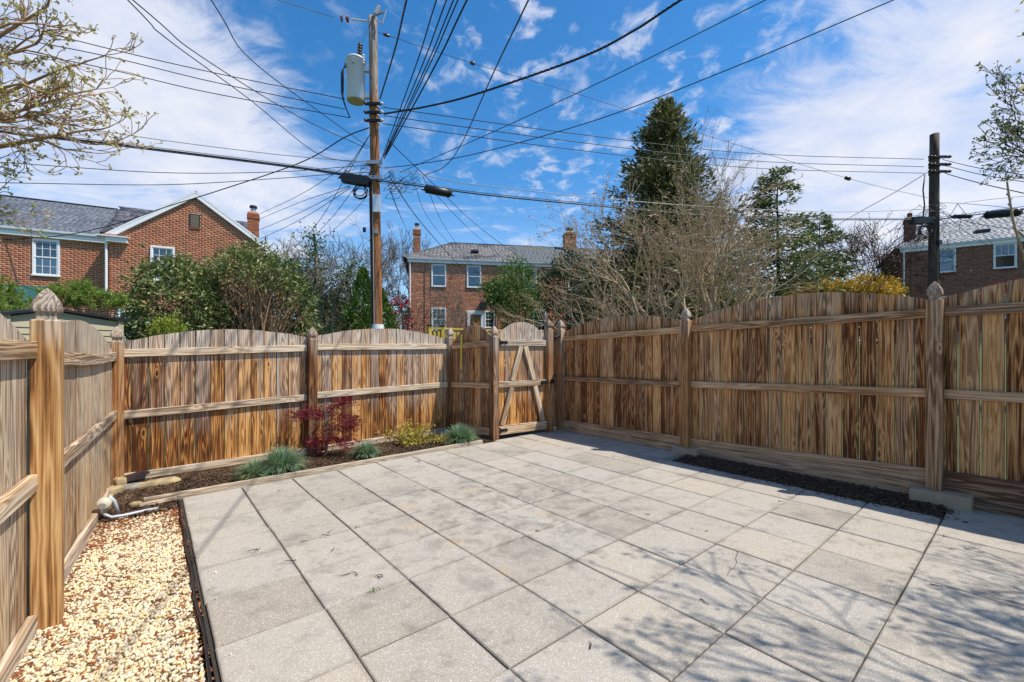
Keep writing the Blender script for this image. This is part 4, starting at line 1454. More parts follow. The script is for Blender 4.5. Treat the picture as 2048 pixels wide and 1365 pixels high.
def window(hf, parent, s, z0, z1, w, d=0.0, grid=(0, 0), lower=None, upper=None, open_low=False, fw=.055, sill=True, bm=None, name='window'):
    """double hung sash: casing, meeting rail, muntins, glass, what hangs behind the glass"""
    M = hf.M(s, d, 0)
    f = MB()
    hw = w / 2
    y0, y1 = -.055, .004
    yc, yd = (y0 + y1) / 2, y1 - y0
    f.box((-hw + fw / 2, yc, (z0 + z1) / 2), (fw, yd, z1 - z0), M).box((hw - fw / 2, yc, (z0 + z1) / 2), (fw, yd, z1 - z0), M)
    f.box((0, yc, z1 - fw / 2), (w - 2 * fw - .002, yd, fw), M).box((0, yc - .012, z0 + fw / 2), (w + .04, yd + .02, fw), M)
    win = f.build(name, M_white, parent)
    zm_ = (z0 + z1) / 2 + .02
    inw = w - 2 * fw
    sa = MB()
    sa.box((0, -.030, zm_), (inw - .002, .036, .045), M)
    for sd in (-1, 1):
        sa.box((sd * (inw / 2 - .018), -.024, (z0 + z1) / 2), (.034, .024, z1 - z0 - 2 * fw - .002), M)
    sa.box((0, -.024, z1 - fw - .018), (inw - .072, .024, .034), M).box((0, -.024, z0 + fw + .02), (inw - .072, .024, .036), M)
    sa.build('sash', M_white, win)
    if grid[0]:
        mu = MB()
        for (a, b) in ((z0 + fw, zm_ - .02), (zm_ + .02, z1 - fw)):
            if open_low and a < zm_ - .1:
                continue
            for k in range(1, grid[0]):
                mu.box((-inw / 2 + inw * k / grid[0], -.022, (a + b) / 2), (.016, .012, b - a - .04), M)
            for k in range(1, grid[1]):
                mu.box((0, -.021, a + (b - a) * k / grid[1]), (inw - .07, .010, .016), M)
        mu.build('muntin', M_white, win)
    for (a, b, lo) in ((zm_ + .022, z1 - fw - .034, 0), (z0 + fw + .038, zm_ - .022, 1)):
        if lo and open_low:
            continue
        MB().box((0, -.012, (a + b) / 2), (inw - .07, .004, b - a), M).build('pane', M_glass, win)
    MB().box((0, .0015, (z0 + z1) / 2), (inw, .003, z1 - z0 - 2 * fw), M).build('dark_backing', M_dark, win)  # near black sheet painted in for the unlit room behind the panes
    for mat_, (a, b) in ((upper, (zm_ + .03, z1 - fw - .04)), (lower, (z0 + fw + .04, zm_ - .03))):
        if mat_ is not None:
            mm, t0, t1 = mat_
            n = 18
            vs, fs = [], []
            for k in range(n + 1):
                x = -inw / 2 + .04 + (inw - .08) * k / n
                yy = -.0065 + .003 * math.sin(k * 2.1)
                for zz_ in (a + (b - a) * t0 + .012 * math.sin(k * 2.1), a + (b - a) * t1):
                    vs.append(M @ Vector((x, yy, zz_)))
            fs = [(2 * k, 2 * k + 2, 2 * k + 3, 2 * k + 1) for k in range(n)]
            MB().add(vs, fs).build('curtain' if mm is M_curtain else 'blind', mm, win)  # blue ones are plain toned sheets behind the panes
    if sill:
        b = MB()
        n = round((w + .02) / .075)
        for k in range(n):
            b.box((-hw + (w) * (k + .5) / n, -.012, z0 - .055), (w / n - .011, .034, .10), M)
        b.build('sill_bricks', bm or M_brick, win)
    return win


def chimney(hf, parent, s, d, z0, z1, w, brick, cap=True, depth=None):
    depth = depth or w
    M = hf.M(s, d, 0)
    f = MB().box((0, 0, (z0 + z1) / 2), (w - .03, depth - .03, z1 - z0), M)
    ch = f.build('chimney', M_mortar3 if brick is M_brick3 else M_mortar, parent)
    bx = MB()
    k = 0
    z = z0
    while z + BH < z1:
        ex = .03 if z > z1 - .35 and z < z1 - .08 else 0
        for sd, ln, rot in ((0, w, 0), (1, w, math.pi), (2, depth, math.pi / 2), (3, depth, -math.pi / 2)):
            Mr = M @ Matrix.Rotation(rot, 4, 'Z')
            off = (depth if sd < 2 else w) / 2
            n = 2
            cut = [-ln / 2 - ex, -.03 if k % 2 else .10 * ln, ln / 2 + ex]
            for a, b in zip(cut[:-1], cut[1:]):
                bx.box(((a + b) / 2, -off + .016 - ex, z + BH / 2), (b - a - .011, .04, BH), Mr)
        z += BH + BJ
        k += 1
    o = bx.build('chimney_bricks', brick, ch); o['kind'] = 'stuff'
    MB().loft([(z1, w * .42), (z1 + .07, w * .36)], True, M).build('chimney_crown', M_block, ch)
    if cap:
        MB().tube([M @ Vector((0, 0, z1 + .06)), M @ Vector((0, 0, z1 + .24))], w * .24, 12).build('flue', M_galv, ch)
        MB().tube([M @ Vector((0, 0, z1 + .26)), M @ Vector((0, 0, z1 + .36)), M @ Vector((0, 0, z1 + .38))], [w * .36, w * .36, w * .30], 12).build('flue_cap', M_black, ch)
    return ch


def downspout(hf, parent, pts, mat=M_white, r=.042):
    return MB().tube([hf(*p) for p in pts], r, 8).build('downspout', mat, parent)


def gutter(hf, parent, s0, s1, d, z, mat=M_whitesh):
    """fascia with a half round gutter in front"""
    f = MB().box(((s0 + s1) / 2, -.02, z - .13), (s1 - s0, .14, .26), hf.M(0, d, 0))
    f.build('fascia', M_white, parent)
    prof = [(-.10 + .55 * (q[0] + .20), q[1]) for q in [(-.20, .02), (-.20, -.05), (-.235, -.09), (-.29, -.09), (-.325, -.05), (-.335, .02), (-.325, .02), (-.315, -.045), (-.285, -.08), (-.24, -.08), (-.21, -.045), (-.21, .02)]]
    M = hf.M(0, d, z)
    n = len(prof)
    vs = [M @ Vector((x, p[0], p[1])) for x in (s0 - .05, s1 + .05) for p in prof]
    fs = [(k, (k + 1) % n, n + (k + 1) % n, n + k) for k in range(n)] + [tuple(range(n)), tuple(range(2 * n - 1, n - 1, -1))]
    MB().add(vs, fs).build('gutter', mat, parent)


def wall_mesh(hf, parent, poly, d, mat, thick=.25, name='wall'):
    """poly in (s, z)"""
    M = hf.M(0, d, 0) @ Matrix(((1, 0, 0, 0), (0, 0, 1, 0), (0, 1, 0, 0), (0, 0, 0, 1)))
    return MB().prism(poly, 0.0, thick, M).build(name, mat, parent)


# --- left house: main wall with a gabled wing
HL = HF((-17.8, 16.6), (.875, .485), (.485, -.875))
hl = empty('brick_house', HL(0, 0, 0))
tag(hl, 'red brick house with white trimmed gable and grey slate roof at the left', 'house')
hm = [(-.375, .375, 4.25, 5.70), (-6.2, -5.4, 4.25, 5.70)]
wl_ = wall_mesh(hl and HL, hl, [(-9, .2), (6.6, .2), (6.6, 5.75), (-9, 5.75)], 0, M_mortar, .3)
lay_pieces('brick', brick_boxes(-9, 2.0, 2.2, 5.74, hm), HL.M(0, 0, 0), M_brick, wl_, limit=140, pick=lambda b: b[1] - b[0] > .19 and b[4] > 3.6)
hw_ = [(3.27, 4.05, 4.23, 5.63), (4.54, 4.90, 6.50, 7.12), (2.2, 3.0, 1.6, 2.98), (5.75, 6.55, 1.6, 3.0)]
GD = .83
def in_gable(s, z):
    return z < 5.9 or abs(s - 4.76) < (7.95 - z) / 2.05 * 2.72 - .1
wg = wall_mesh(HL, hl, [(2.0, .2), (7.46, .2), (7.46, 5.9), (4.76, 7.93), (2.0, 5.9)], GD, M_mortar, 1.2)
lay_pieces('brick', brick_boxes(2.0, 7.46, 1.5, 7.9, hw_, in_gable), HL.M(0, GD, 0), M_brick, wg, limit=155, pick=lambda b: b[1] - b[0] > .19 and b[4] > 3.8)
# return side of the wing (left cheek)
chk = HF(HL(2.0, GD, 0)[:2], (-HL.n.x, -HL.n.y), (-HL.ux.x, -HL.ux.y))
lay_pieces('brick', brick_boxes(0, .83, 1.5, 5.85, []), frame(HL(2.0, 0, 0), HL.n, HL.ux, (0, 0, 1)), M_brick, wg, limit=0)
window(HL, hl, 0, 4.25, 5.66, .75, 0, (3, 2), lower=(M_curtain, .0, .95), upper=None, name='window')
window(HL, hl, -5.8, 4.25, 5.66, .75, 0, (3, 2), lower=(M_curtain, .0, .95))
window(HL, hl, 3.66, 4.23, 5.63, .78, GD, (3, 2), upper=(M_orange, .28, .95))
window(HL, hl, 2.6, 1.6, 2.98, .78, GD, (3, 2))
window(HL, hl, 6.15, 1.6, 3.0, .78, GD, (3, 2))
# gable vent
v_ = MB()
Mv = HL.M(4.72, GD, 0)
v_.box((-.165, -.012, 6.84), (.03, .05, .56), Mv).box((.165, -.012, 6.84), (.03, .05, .56), Mv).box((0, -.012, 7.105), (.36, .05, .03), Mv)
vent = v_.build('gable_vent', M_dark, hl)
for k in range(7):
    MB().box((0, -.02, 6.62 + k * .068), (.295, .012, .05), Mv @ Matrix.Translation((0, 0, 0))).build('louvre', M_bark, vent)
sb = MB()
for k in range(5):
    sb.box((-.15 + .075 * k, -.02, 6.53), (.063, .05, .09), Mv)
sb.build('vent_sill', M_brick3, vent)
# main roof, ridge 3.3 m back, and the higher patchy roof of the attached house
EZ = 5.98
roof = MB()
for (s0, s1, dz) in ((-9.3, 1.55, 0), (1.551, 6.7, .16)):
    roof.add([HL(s0, .13, EZ + dz), HL(s1, .13, EZ + dz), HL(s1, -3.3, 7.92 + dz), HL(s0, -3.3, 7.92 + dz), HL(s0, -7, 5.9 + dz), HL(s1, -7, 5.9 + dz), HL(s0, -7, 5.3), HL(s1, -7, 5.3), HL(s0, -.3, 5.9), HL(s1, -.3, 5.9)],
             [(0, 1, 2, 3), (3, 2, 5, 4), (0, 3, 4, 6, 8), (1, 9, 7, 5, 2), (0, 8, 9, 1)])
rfL = roof.build('roof', M_roofbase, hl)
roof_plane(HL, -9.3, 1.75, .13, EZ + .012, -3.3, 7.932, M_slate, rfL, w=.19, h=.125, inside=lambda s, t: s < 1.30 + .45 * (1 - t / 4.1))
roof_plane(HL, 1.2, 6.7, .13, EZ + .175, -3.3, 8.095, M_slate_dk, rfL, w=.24, h=.17, inside=lambda s, t: s > 1.38 + .45 * (1 - t / 4.1))
MB().box((0, 0, 0), (10.6, .16, .05), HL.M(-4.0, -3.3, 7.955)).build('ridge_cap', M_black, rfL)
gutter(HL, hl, -9.3, 1.72, .06, 5.97)
# wing roof
RZ = 8.02
wr = MB()
for sg in (-1, 1):
    e = 4.76 + sg * 2.98
    a = [HL(4.76, GD + .07, RZ), HL(e, GD + .07, 5.80), HL(e, -3, 5.80), HL(4.76, -3, RZ)]
    b = [p + Vector((0, 0, .06)) for p in a]
    wr.add(a + b, [(0, 1, 2, 3), (7, 6, 5, 4), (0, 4, 5, 1), (1, 5, 6, 2), (2, 6, 7, 3), (3, 7, 4, 0)])
wr.build('wing_roof', M_slate_dk, hl)
for sg in (-1, 1):
    e = 4.76 + sg * 2.93
    a_, b_ = HL(e, GD + .075, 5.745), HL(4.76 - sg * .0, GD + .075 + (.002 if sg > 0 else 0), 7.925)
    board('rake_board', hl, a_, b_, .20, .10, M_white)
    a_, b_ = HL(e, GD + .085, 5.83), HL(4.76, GD + .085 + (.002 if sg > 0 else 0), 8.01)
    board('rake_trim', hl, a_, b_, .05, .10, M_white)
MB().box((2.28, -.13, 5.70), (.62, .26, .17), HL.M(0, GD, 0)).build('eave_return', M_white, hl)
MB().box((7.35, -.13, 5.70), (.62, .26, .17), HL.M(0, GD, 0)).build('eave_return', M_white, hl)
MB().box((2.16, -.16, 5.815), (.95, .34, .05), HL.M(0, GD, 0)).build('eave_gutter', M_whitesh, hl)
MB().box((2.05, -.10, 5.875), (.42, .16, .07), HL.M(0, GD, 0)).build('copper_flashing', M_brick, hl)
downspout(HL, hl, [(1.95, GD + .10, 5.78), (1.95, GD + .10, 3.72), (2.0, GD + .10, 3.6), (2.24, GD + .10, 3.50), (2.32, GD + .10, 3.36), (2.32, GD + .10, .8)])
chimney(HL, hl, 6.75, -1.5, 5.2, 8.1, .46, M_brick)
aw = MB()
a = [HL(-3.2, .02, 3.86), HL(.28, .02, 3.86), HL(.28, 1.15, 3.22), HL(-3.2, 1.15, 3.22), HL(-3.2, 1.15, 3.02), HL(.28, 1.15, 3.02)]
b = [p - Vector((0, 0, .03)) for p in a]
aw.add(a, [(0, 3, 2, 1), (3, 4, 5, 2)]).add([a[1], a[2], HL(.28, .02, 3.22)], [(0, 1, 2)]).add([a[0], a[3], HL(-3.2, .02, 3.22)], [(0, 2, 1)])
aw.build('awning', M_awning, hl)

# --- house in the middle
HC = HF((-6.38, 26.76), (.983, .185), (.185, -.983))
hc = empty('brick_house', HC(0, 0, 0))
tag(hc, 'two storey mottled brick row house beyond the gate, with a blue patched slate roof', 'house')
up_s = [1.84, 4.04, 7.68, 10.7, 14.0, 17.0, 20.0]
dn_s = [1.84, 8.3, 10.7, 14.6, 17.4, 20.2]
hol = [(s - .46, s + .46, 5.39, 6.81) for s in up_s] + [(s - .46, s + .46, 2.66, 4.07) for s in dn_s] + [(3.6, 4.66, 1.3, 3.94), (4.68, 5.4, 2.85, 3.94)]
wc_ = wall_mesh(HC, hc, [(0, 0), (22.2, 0), (22.2, 7.0), (0, 7.0)], 0, M_mortar, 7)
lay_pieces('brick', brick_boxes(.0, 22.2, 2.2, 6.95, hol), HC.M(), M_brick2, wc_, limit=0)
for s in up_s:
    window(HC, hc, s, 5.39, 6.80, .90, 0, (0, 0), lower=(M_bluish, 0, 1), bm=M_brick2)
for s in dn_s:
    window(HC, hc, s, 2.66, 4.06, .88, 0, (3, 2), bm=M_brick2)
window(HC, hc, 5.04, 2.85, 3.93, .66, 0, (3, 2), bm=M_brick2)
Mh = HC.M(4.13, 0, 0)
dr_ = MB().box((-.43, -.03, 2.6), (.17, .07, 2.62), Mh).box((.43, -.03, 2.6), (.17, .07, 2.62), Mh).box((0, -.03, 3.81), (.68, .07, .2), Mh).build('door', M_white, hc)
MB().box((0, -.018, 2.5), (.66, .04, 2.4), Mh).build('door_panel', M_pinkish, dr_)
wr_ = MB()
ring_ = [Mh @ Vector((.17 * math.cos(q), -.06, 3.25 + .17 * math.sin(q))) for q in np.linspace(0, 2 * math.pi, 15)]
wr_.tube(ring_, .05, 6, False)
wr_.build('wreath', M_orange, dr_)
MB().box((4.62, -.16, 4.27), (.42, .3, .40), HC.M()).build('porch_light', M_black, hc)
rc = MB()
e0, r0, e1, r1 = -.35, 2.8, 22.55, 19.4
pts = [HC(e0, .22, 7.12), HC(e1, .22, 7.12), HC(e1, -7.4, 7.12), HC(e0, -7.4, 7.12), HC(r0, -3.5, 9.02), HC(r1, -3.5, 9.02)]
rc.add(pts, [(0, 1, 5, 4), (1, 2, 5), (2, 3, 4, 5), (3, 0, 4), (0, 3, 2, 1)])
rfC = rc.build('roof', M_roofbase, hc)
runC = math.hypot(3.85, 1.9)
split = 6.9
roof_plane(HC, e0, split + .4, .22, 7.135, -3.5, 9.035, M_slate2, rfC, w=.25, h=.17, inside=lambda s, t: s > e0 + (r0 - e0) * t / runC and s < split + .25 * (t / runC))
roof_plane(HC, split, e1, .22, 7.150, -3.5, 9.050, M_slate2b, rfC, w=.28, h=.14, inside=lambda s, t: s < e1 - (e1 - r1) * t / runC and s > split + .25 * (t / runC))
for a_, b_ in ((HC(e0, .22, 7.14), HC(r0, -3.5, 9.05)), (HC(r0, -3.5, 9.06), HC(r1, -3.5, 9.06))):
    board('ridge_cap', rfC, a_, b_, .14, .04, M_slate_dk, wdir=HC.ux if b_ == a_ else (0, 1, 0))
MB().box((4.2, -.02, 7.98), (.5, .25, .14), HC.M(0, -1.15, 0)).build('roof_vent', M_black, rfC)
gutter(HC, hc, e0 + .3, e1 - .3, .06, 7.12)
downspout(HC, hc, [(.09, .10, 7.0), (.09, .10, .9)])
downspout(HC, hc, [(12.0, .10, 7.0), (12.0, .10, .9)])
downspout(HC, hc, [(12.35, .10, 7.0), (12.35, .10, .9)])
downspout(HC, hc, [(22.05, .10, 7.0), (22.05, .10, .9)])
MB().tube([HC(.98, .03, 6.8), HC(.98, .03, 1)], .014, 6).build('service_conduit', M_brown, hc)
chimney(HC, hc, .47, -1.2, 7.2, 9.25, .44, M_brick2)
chimney(HC, hc, 11.34, -3.0, 8.6, 10.0, .84, M_brick2, depth=.5)
# side wall bricks of the middle house (left end)
lay_pieces('brick', brick_boxes(0, 6.8, 2.2, 6.95, []), frame(HC(0, 0, 0), -HC.n, HC.ux, (0, 0, 1)), M_brick2, wc_, limit=0)

# --- house at the right
HR = HF((23.9, 26.68), (.84, -.54), (-.54, -.84))
hr = empty('brick_house', HR(0, 0, 0))
tag(hr, 'dark red brick house with silver slate roof behind the right fence', 'house')
hol = [(s - .46, s + .46, 6.02, 7.44) for s in (1.97, 4.39, 7.6)] + [(s - .46, s + .46, 3.2, 4.6) for s in (1.97, 4.39, 7.6)]
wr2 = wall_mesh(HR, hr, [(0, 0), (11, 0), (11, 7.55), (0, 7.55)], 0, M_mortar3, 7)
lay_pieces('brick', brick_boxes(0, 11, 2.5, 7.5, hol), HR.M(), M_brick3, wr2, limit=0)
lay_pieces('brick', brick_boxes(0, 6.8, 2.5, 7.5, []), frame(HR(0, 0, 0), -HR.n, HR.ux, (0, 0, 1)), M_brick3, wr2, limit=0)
window(HR, hr, 1.97, 6.02, 7.43, .90, 0, (0, 0), lower=(M_bluish, 0, 1), upper=(M_bluish, 0, 1), bm=M_brick3)
window(HR, hr, 4.39, 6.02, 7.43, .90, 0, (3, 1), open_low=True, bm=M_brick3)
window(HR, hr, 7.6, 6.02, 7.43, .90, 0, (3, 2), bm=M_brick3)
for s in (1.97, 4.39, 7.6):
    window(HR, hr, s, 3.2, 4.6, .90, 0, (3, 2), bm=M_brick3)
rr_ = MB()
e0, r0, e1 = -.35, 2.9, 11.3
pts = [HR(e0, .22, 7.68), HR(e1, .22, 7.68), HR(e1, -7.4, 7.68), HR(e0, -7.4, 7.68), HR(r0, -3.5, 9.75), HR(e1, -3.5, 9.75)]
rr_.add(pts, [(0, 1, 5, 4), (1, 2, 5), (2, 3, 4, 5), (3, 0, 4), (0, 3, 2, 1)])
rfR = rr_.build('roof', M_roofbase, hr)
runR = math.hypot(3.85, 2.07)
roof_plane(HR, e0, e1, .22, 7.695, -3.5, 9.765, M_slate3, rfR, w=.27, h=.19, inside=lambda s, t: s > e0 + (r0 - e0) * t / runR)
MB().box((3.75, 0, 8.42), (.62, .3, .16), HR.M(0, -.95, 0)).build('roof_vent', M_black, rfR)
gutter(HR, hr, e0 + .3, e1, .06, 7.68)
downspout(HR, hr, [(.13, .10, 7.55), (.13, .10, .9)])
MB().tube([HR(.45, .03, 7.0), HR(.45, .03, 2)], .014, 6).build('service_conduit', M_brown, hr)
chimney(HR, hr, .63, -1.3, 7.6, 9.75, .50, M_brick3, cap=False)
MB().box((0, 0, 9.95), (.22, .22, .28), HR.M(.63, -1.3, 0)).build('flue', M_brick3, hr)

# --- far small house between the hedge and the pole
HS = HF((-17.6, 36.0), (.99, .10), (.10, -.99))
hs_ = empty('brick_house', HS(0, 0, 0))
tag(hs_, 'small distant brick house glimpsed between the tall hedge and the pole', 'house')
ws = wall_mesh(HS, hs_, [(0, 0), (5.2, 0), (5.2, 4.4), (2.6, 6.2), (0, 4.4)], 0, M_mortar3, 6)
lay_pieces('brick', brick_boxes(0, 5.2, 2.0, 6.1, [(.95, 1.85, 3.6, 4.9)], lambda s, z: z < 4.4 or abs(s - 2.6) < (6.2 - z) / 1.8 * 2.6 - .08), HS.M(), M_brick3, ws, limit=0)
window(HS, hs_, 1.4, 3.6, 4.9, .86, 0, (3, 2), bm=M_brick3)
window(HS, hs_, 3.6, 1.6, 2.6, .86, 0, (3, 2), bm=M_brick3, sill=False)
w2 = MB()
for sg in (-1, 1):
    a = [HS(2.6, .15, 6.25), HS(2.6 + sg * 2.85, .15, 4.28), HS(2.6 + sg * 2.85, -6, 4.28), HS(2.6, -6, 6.25)]
    b = [p + Vector((0, 0, .1)) for p in a]
    w2.add(a + b, [(0, 1, 2, 3), (7, 6, 5, 4), (0, 4, 5, 1), (1, 5, 6, 2), (2, 6, 7, 3), (3, 7, 4, 0)])
w2.build('roof', M_slate2b, hs_)
downspout(HS, hs_, [(2.75, .1, 5.2), (2.75, .1, 1)], M_whitesh)

# --- garden shed behind the left fence
c1, c2 = at(128, 640, 7.6), at(266, 640, 8.6)
HSH = HF((c1.x - .6, c1.y - .42), (c2.x - c1.x, c2.y - c1.y), (c2.y - c1.y, -(c2.x - c1.x)))
wsh = (Vector((c2.x, c2.y, 0)) - HSH.o).length
sh = empty('garden_shed', HSH(wsh / 2, 0, 0))
tag(sh, 'tan vinyl garden shed with a low black roof edge behind the left fence', 'shed')
MB().box((wsh / 2, 1.0, .80), (wsh - .04, 2.0, 2.3), HSH.M()).build('wall', M_vinyl, sh)
for k in range(15):
    z = .20 + k * .115
    bmx = MB()
    M = HSH.M()
    vs = [M @ Vector((x, y, zz_)) for x in (.09, wsh - .09) for y, zz_ in ((-.022, z), (-.004, z + .112), (0, z + .112), (0, z))]
    bmx.add(vs, [(0, 4, 5, 1), (0, 3, 7, 4), (1, 5, 6, 2), (0, 1, 2, 3), (4, 7, 6, 5)])
    bmx.build('siding_panel', M_vinyl, sh)
MB().box((.04, -.02, .86), (.09, .06, 2.36), HSH.M()).build('corner_trim', M_vinyl, sh)
MB().box((wsh - .04, -.02, .86), (.09, .06, 2.36), HSH.M()).build('corner_trim', M_vinyl, sh)
rp = MB()
M = HSH.M()
prof = [(-.12, 1.97), (wsh * .36, 2.13), (wsh + .12, 1.99)]
vs = [M @ Vector((x, y, z + dz)) for y in (-.10, 2.1) for dz in (0, .045) for x, z in prof]
rp.add(vs, [(0, 1, 4, 3), (1, 2, 5, 4), (3, 4, 10, 9), (4, 5, 11, 10), (0, 6, 7, 1), (1, 7, 8, 2), (2, 8, 11, 5), (0, 3, 9, 6), (6, 9, 10, 7), (7, 10, 11, 8)])
rp.build('roof', M_black, sh)
MB().prism([(.09, 1.93), (wsh - .09, 1.93), (wsh - .09, 1.98), (wsh * .36, 2.12), (.09, 1.98)], 0, .02, M @ Matrix(((1, 0, 0, 0), (0, 0, 1, -.012), (0, 1, 0, 0), (0, 0, 0, 1)))).build('gable_panel', M_vinyl, sh)

# --- yellow railing behind the gate
yA, yB = at(858, 657, 13.5), at(1008, 655, 15.2)
yr = empty('yellow_railing', (yA + yB) / 2 - Vector((0, 0, 1)))
tag(yr, 'yellow painted picket railing seen over the fence left of the gate', 'railing')
yd = (yB - yA); yd.z = 0; yl = yd.length; yd.normalize()
ztop = yA.z
board('top_rail', yr, Vector((yA.x, yA.y, ztop)), Vector((yB.x, yB.y, ztop)), .05, .10, M_yellow, wdir=(0, 0, 1))
board('bottom_rail', yr, Vector((yA.x, yA.y, ztop - .85)), Vector((yB.x, yB.y, ztop - .85)), .05, .08, M_yellow, wdir=(0, 0, 1))
k = 0.05
while k < yl:
    p = yA + yd * k
    board('baluster', yr, (p.x, p.y, ztop - .9), (p.x, p.y, ztop - .03), .085, .03, M_yellow, wdir=yd)
    k += .14
for k in (0.02, .46, yl - .05):
    p = yA + yd * k
    board('newel_post', yr, (p.x, p.y, 0), (p.x, p.y, ztop + .06), .11, .11, M_yellow, wdir=yd)
    MB().box((p.x, p.y, ztop + .085), (.14, .14, .04)).build('post_cap', M_black, yr)


# ------------------------------------------------------------------ utility poles
def pole_shaft(parent, base, top, r0, r1, mat):
    z = (top - base).normalized(); x = Vector((1, 0, 0)); x = (x - z * x.dot(z)).normalized(); y = z.cross(x)
    L = (top - base).length
    prof = [(L * k / 14, r0 + (r1 - r0) * k / 14) for k in range(15)]
    o = obj('shaft', MB().loft(prof, False, None, 18).mesh('shaft', mat, True), parent, frame(base, x, y, z))
    return o


def insulator(parent, p, d, n=3, r=.045, mat=None, L=.07, name='insulator'):
    d = Vector(d).normalized()
    pts, rad = [], []
    for k in range(n):
        for t, q in ((0, .45), (.3, 1), (.6, .95), (.85, .45)):
            pts.append(Vector(p) + d * L * (k + t)); rad.append(r * q)
    return MB().tube(pts, rad, 10).build(name, mat or M_porc, parent, True)


Y1 = 11.8
p1b = Vector((at(757, 680, Y1).x, Y1, -.3)); p1t = at(745.5, 35, Y1)
up1 = empty('utility_pole', p1b)
tag(up1, 'tall weathered wooden utility pole with a white transformer behind the back fence', 'utility pole')
pole_shaft(up1, p1b, p1t, .150, .108, M_pole)


def on1(v):      # a point on the pole axis at photo height v
    z = at(750, v, Y1).z
    return p1b.lerp(p1t, (z - p1b.z) / (p1t.z - p1b.z))


AL = Vector((-.977, -.21, 0))            # along the alley, to the left
FR = Vector((.21, -.977, 0))
# transformer
tc = at(712, 162, Y1) + FR * .02
tr = MB().loft([(-.565, .215), (-.545, .238), (.50, .243), (.505, .262), (.54, .262), (.575, .225), (.60, .11)], False, Matrix.Translation(tc), 28).build('transformer', M_tank, up1, True)
for q in tr.data.polygons:
    q.use_smooth = abs(q.normal.z) < .7
MB().loft([(-.575, .225), (-.560, .232)], False, Matrix.Translation(tc), 24).build('tank_base', M_cream, tr)
hgr = MB()
for dz in (.30, -.42):
    a_ = tc + Vector((.2, .02, dz)); b_ = on1(162) + Vector((-.1, 0, dz))
    m_ = a_.lerp(b_, .5)
    hgr.box((m_.x + .03, m_.y, m_.z), (abs(b_.x - a_.x) + .10, .10, .13))
hgr.build('hanger_bracket', M_tank, tr)
for q in (-1.3, .1):
    MB().box((tc.x + .275 * math.sin(q) * 1, tc.y - .275 * abs(math.cos(q)), tc.z + .36), (.05, .05, .12)).build('lug', M_galv, tr)
bsh = tc + Vector((.10, -.03, .60))
insulator(tr, bsh, (.06, 0, 1), 5, .065, M_porc, .075, 'bushing')
MB().tube([bsh + Vector((.02, 0, .36)), bsh + Vector((.02, 0, .44))], .022, 8).build('terminal', M_galv, tr)
ar = bsh + Vector((.13, -.05, -.22))
insulator(tr, ar, (.02, 0, 1), 4, .04, M_porcw, .07, 'arrester')
for k, dx in enumerate((-.235, -.265, -.285)):
    a_ = tc + Vector((dx, -.15, .30 - .05 * k))
    e = at((690, 694, 700)[k], (212, 222, 236)[k], Y1)
    MB().tube([a_, a_ + Vector((-.03, -.05, -.12)), a_ + Vector((-.03, -.05, -.65)), a_.lerp(e, .8) + Vector((-.06, -.02, -.02)), e], .016, 6).build('lead_wire', M_cable, tr, True)
# top hardware: dead end insulator, cut out, brackets, secondary racks
pt_ = on1(44)
e = at(668, 35, Y1)
MB().tube([pt_, pt_.lerp(e, .55)], .022, 8).build('strain_rod', M_porcw, up1)
for k in range(2):
    q = pt_.lerp(e, .62 + .16 * k)
    MB().tube([q, q.lerp(e, .06), q.lerp(e, .12), q.lerp(e, .2)], [.05, .095, .09, .03], 12).build('insulator', M_porc, up1, True)
co_ = on1(40) + FR * .15
cut = MB()
cut.box((.0, 0, 0), (.30, .05, .06), Matrix.Translation(co_ + Vector((.15, 0, .05))) @ Matrix.Rotation(R(-20), 4, 'Y'))
cut.tube([co_ + Vector((.38, 0, .17)), co_ + Vector((.26, 0, -.22))], .022, 8)
cut.tube([co_ + Vector((.26, 0, -.22)), co_ + Vector((.10, 0, -.12))], .018, 6)
cut.build('cutout_bracket', M_galv, up1)
insulator(up1, co_ + Vector((.08, 0, .05)), (.45, 0, .9), 4, .055, M_porcw, .06, 'cutout_insulator')
MB().tube([at(735, 58, Y1), at(727, 75, Y1), at(724, 100, Y1)], .008, 5).build('jumper_wire', M_silver, up1)
for v_ in (214, 231, 247):
    c = on1(v_)
    MB().box((0, 0, 0), (.46, .05, .07), Matrix.Translation(c + FR * .15)).build('rack', M_iron, up1)
    for sg in (-1, 1):
        insulator(up1, c + FR * .17 + Vector((sg * .22, 0, -.04)), (0, 0, 1), 1, .05, M_porc if sg < 0 else M_porcw, .09)
    MB().loft([(-.03, .138), (.03, .137)], False, Matrix.Translation(c), 18).build('pole_band', M_galv, up1)
for v_ in (330, 360):
    c = on1(v_)
    MB().loft([(-.045, .149), (.045, .148)], False, Matrix.Translation(c), 18).build('pole_band', M_galv, up1)
    MB().box((0, 0, 0), (.42, .06, .10), Matrix.Translation(c + FR * .16)).build('cable_bracket', M_galv, up1)
c = on1(412)
MB().box((0, 0, 0), (.20, .11, .46), Matrix.Translation(c + FR * .17 + Vector((.06, 0, 0)))).build('meter_box', M_tank, up1)
rd = MB()
rd.tube([on1(350) + FR * .10 + Vector((-.14, 0, 0)), on1(450) + FR * .12 + Vector((-.13, 0, 0)), on1(640) + FR * .13 + Vector((-.13, 0, 0)), on1(690) + FR * .13 + Vector((-.13, 0, 0))], .022, 8)
rd.build('riser_cable', M_cable, up1)
rd = MB().tube([on1(350) + FR * .13 + Vector((-.06, 0, 0)), on1(690) + FR * .155 + Vector((-.07, 0, 0))], .012, 6)
rd.build('ground_wire', M_silver, up1)
MB().box((0, 0, 0), (.07, .05, .12), Matrix.Translation(on1(462) + FR * .10 + Vector((-.30, 0, 0)))).build('tag_box', M_black, up1)
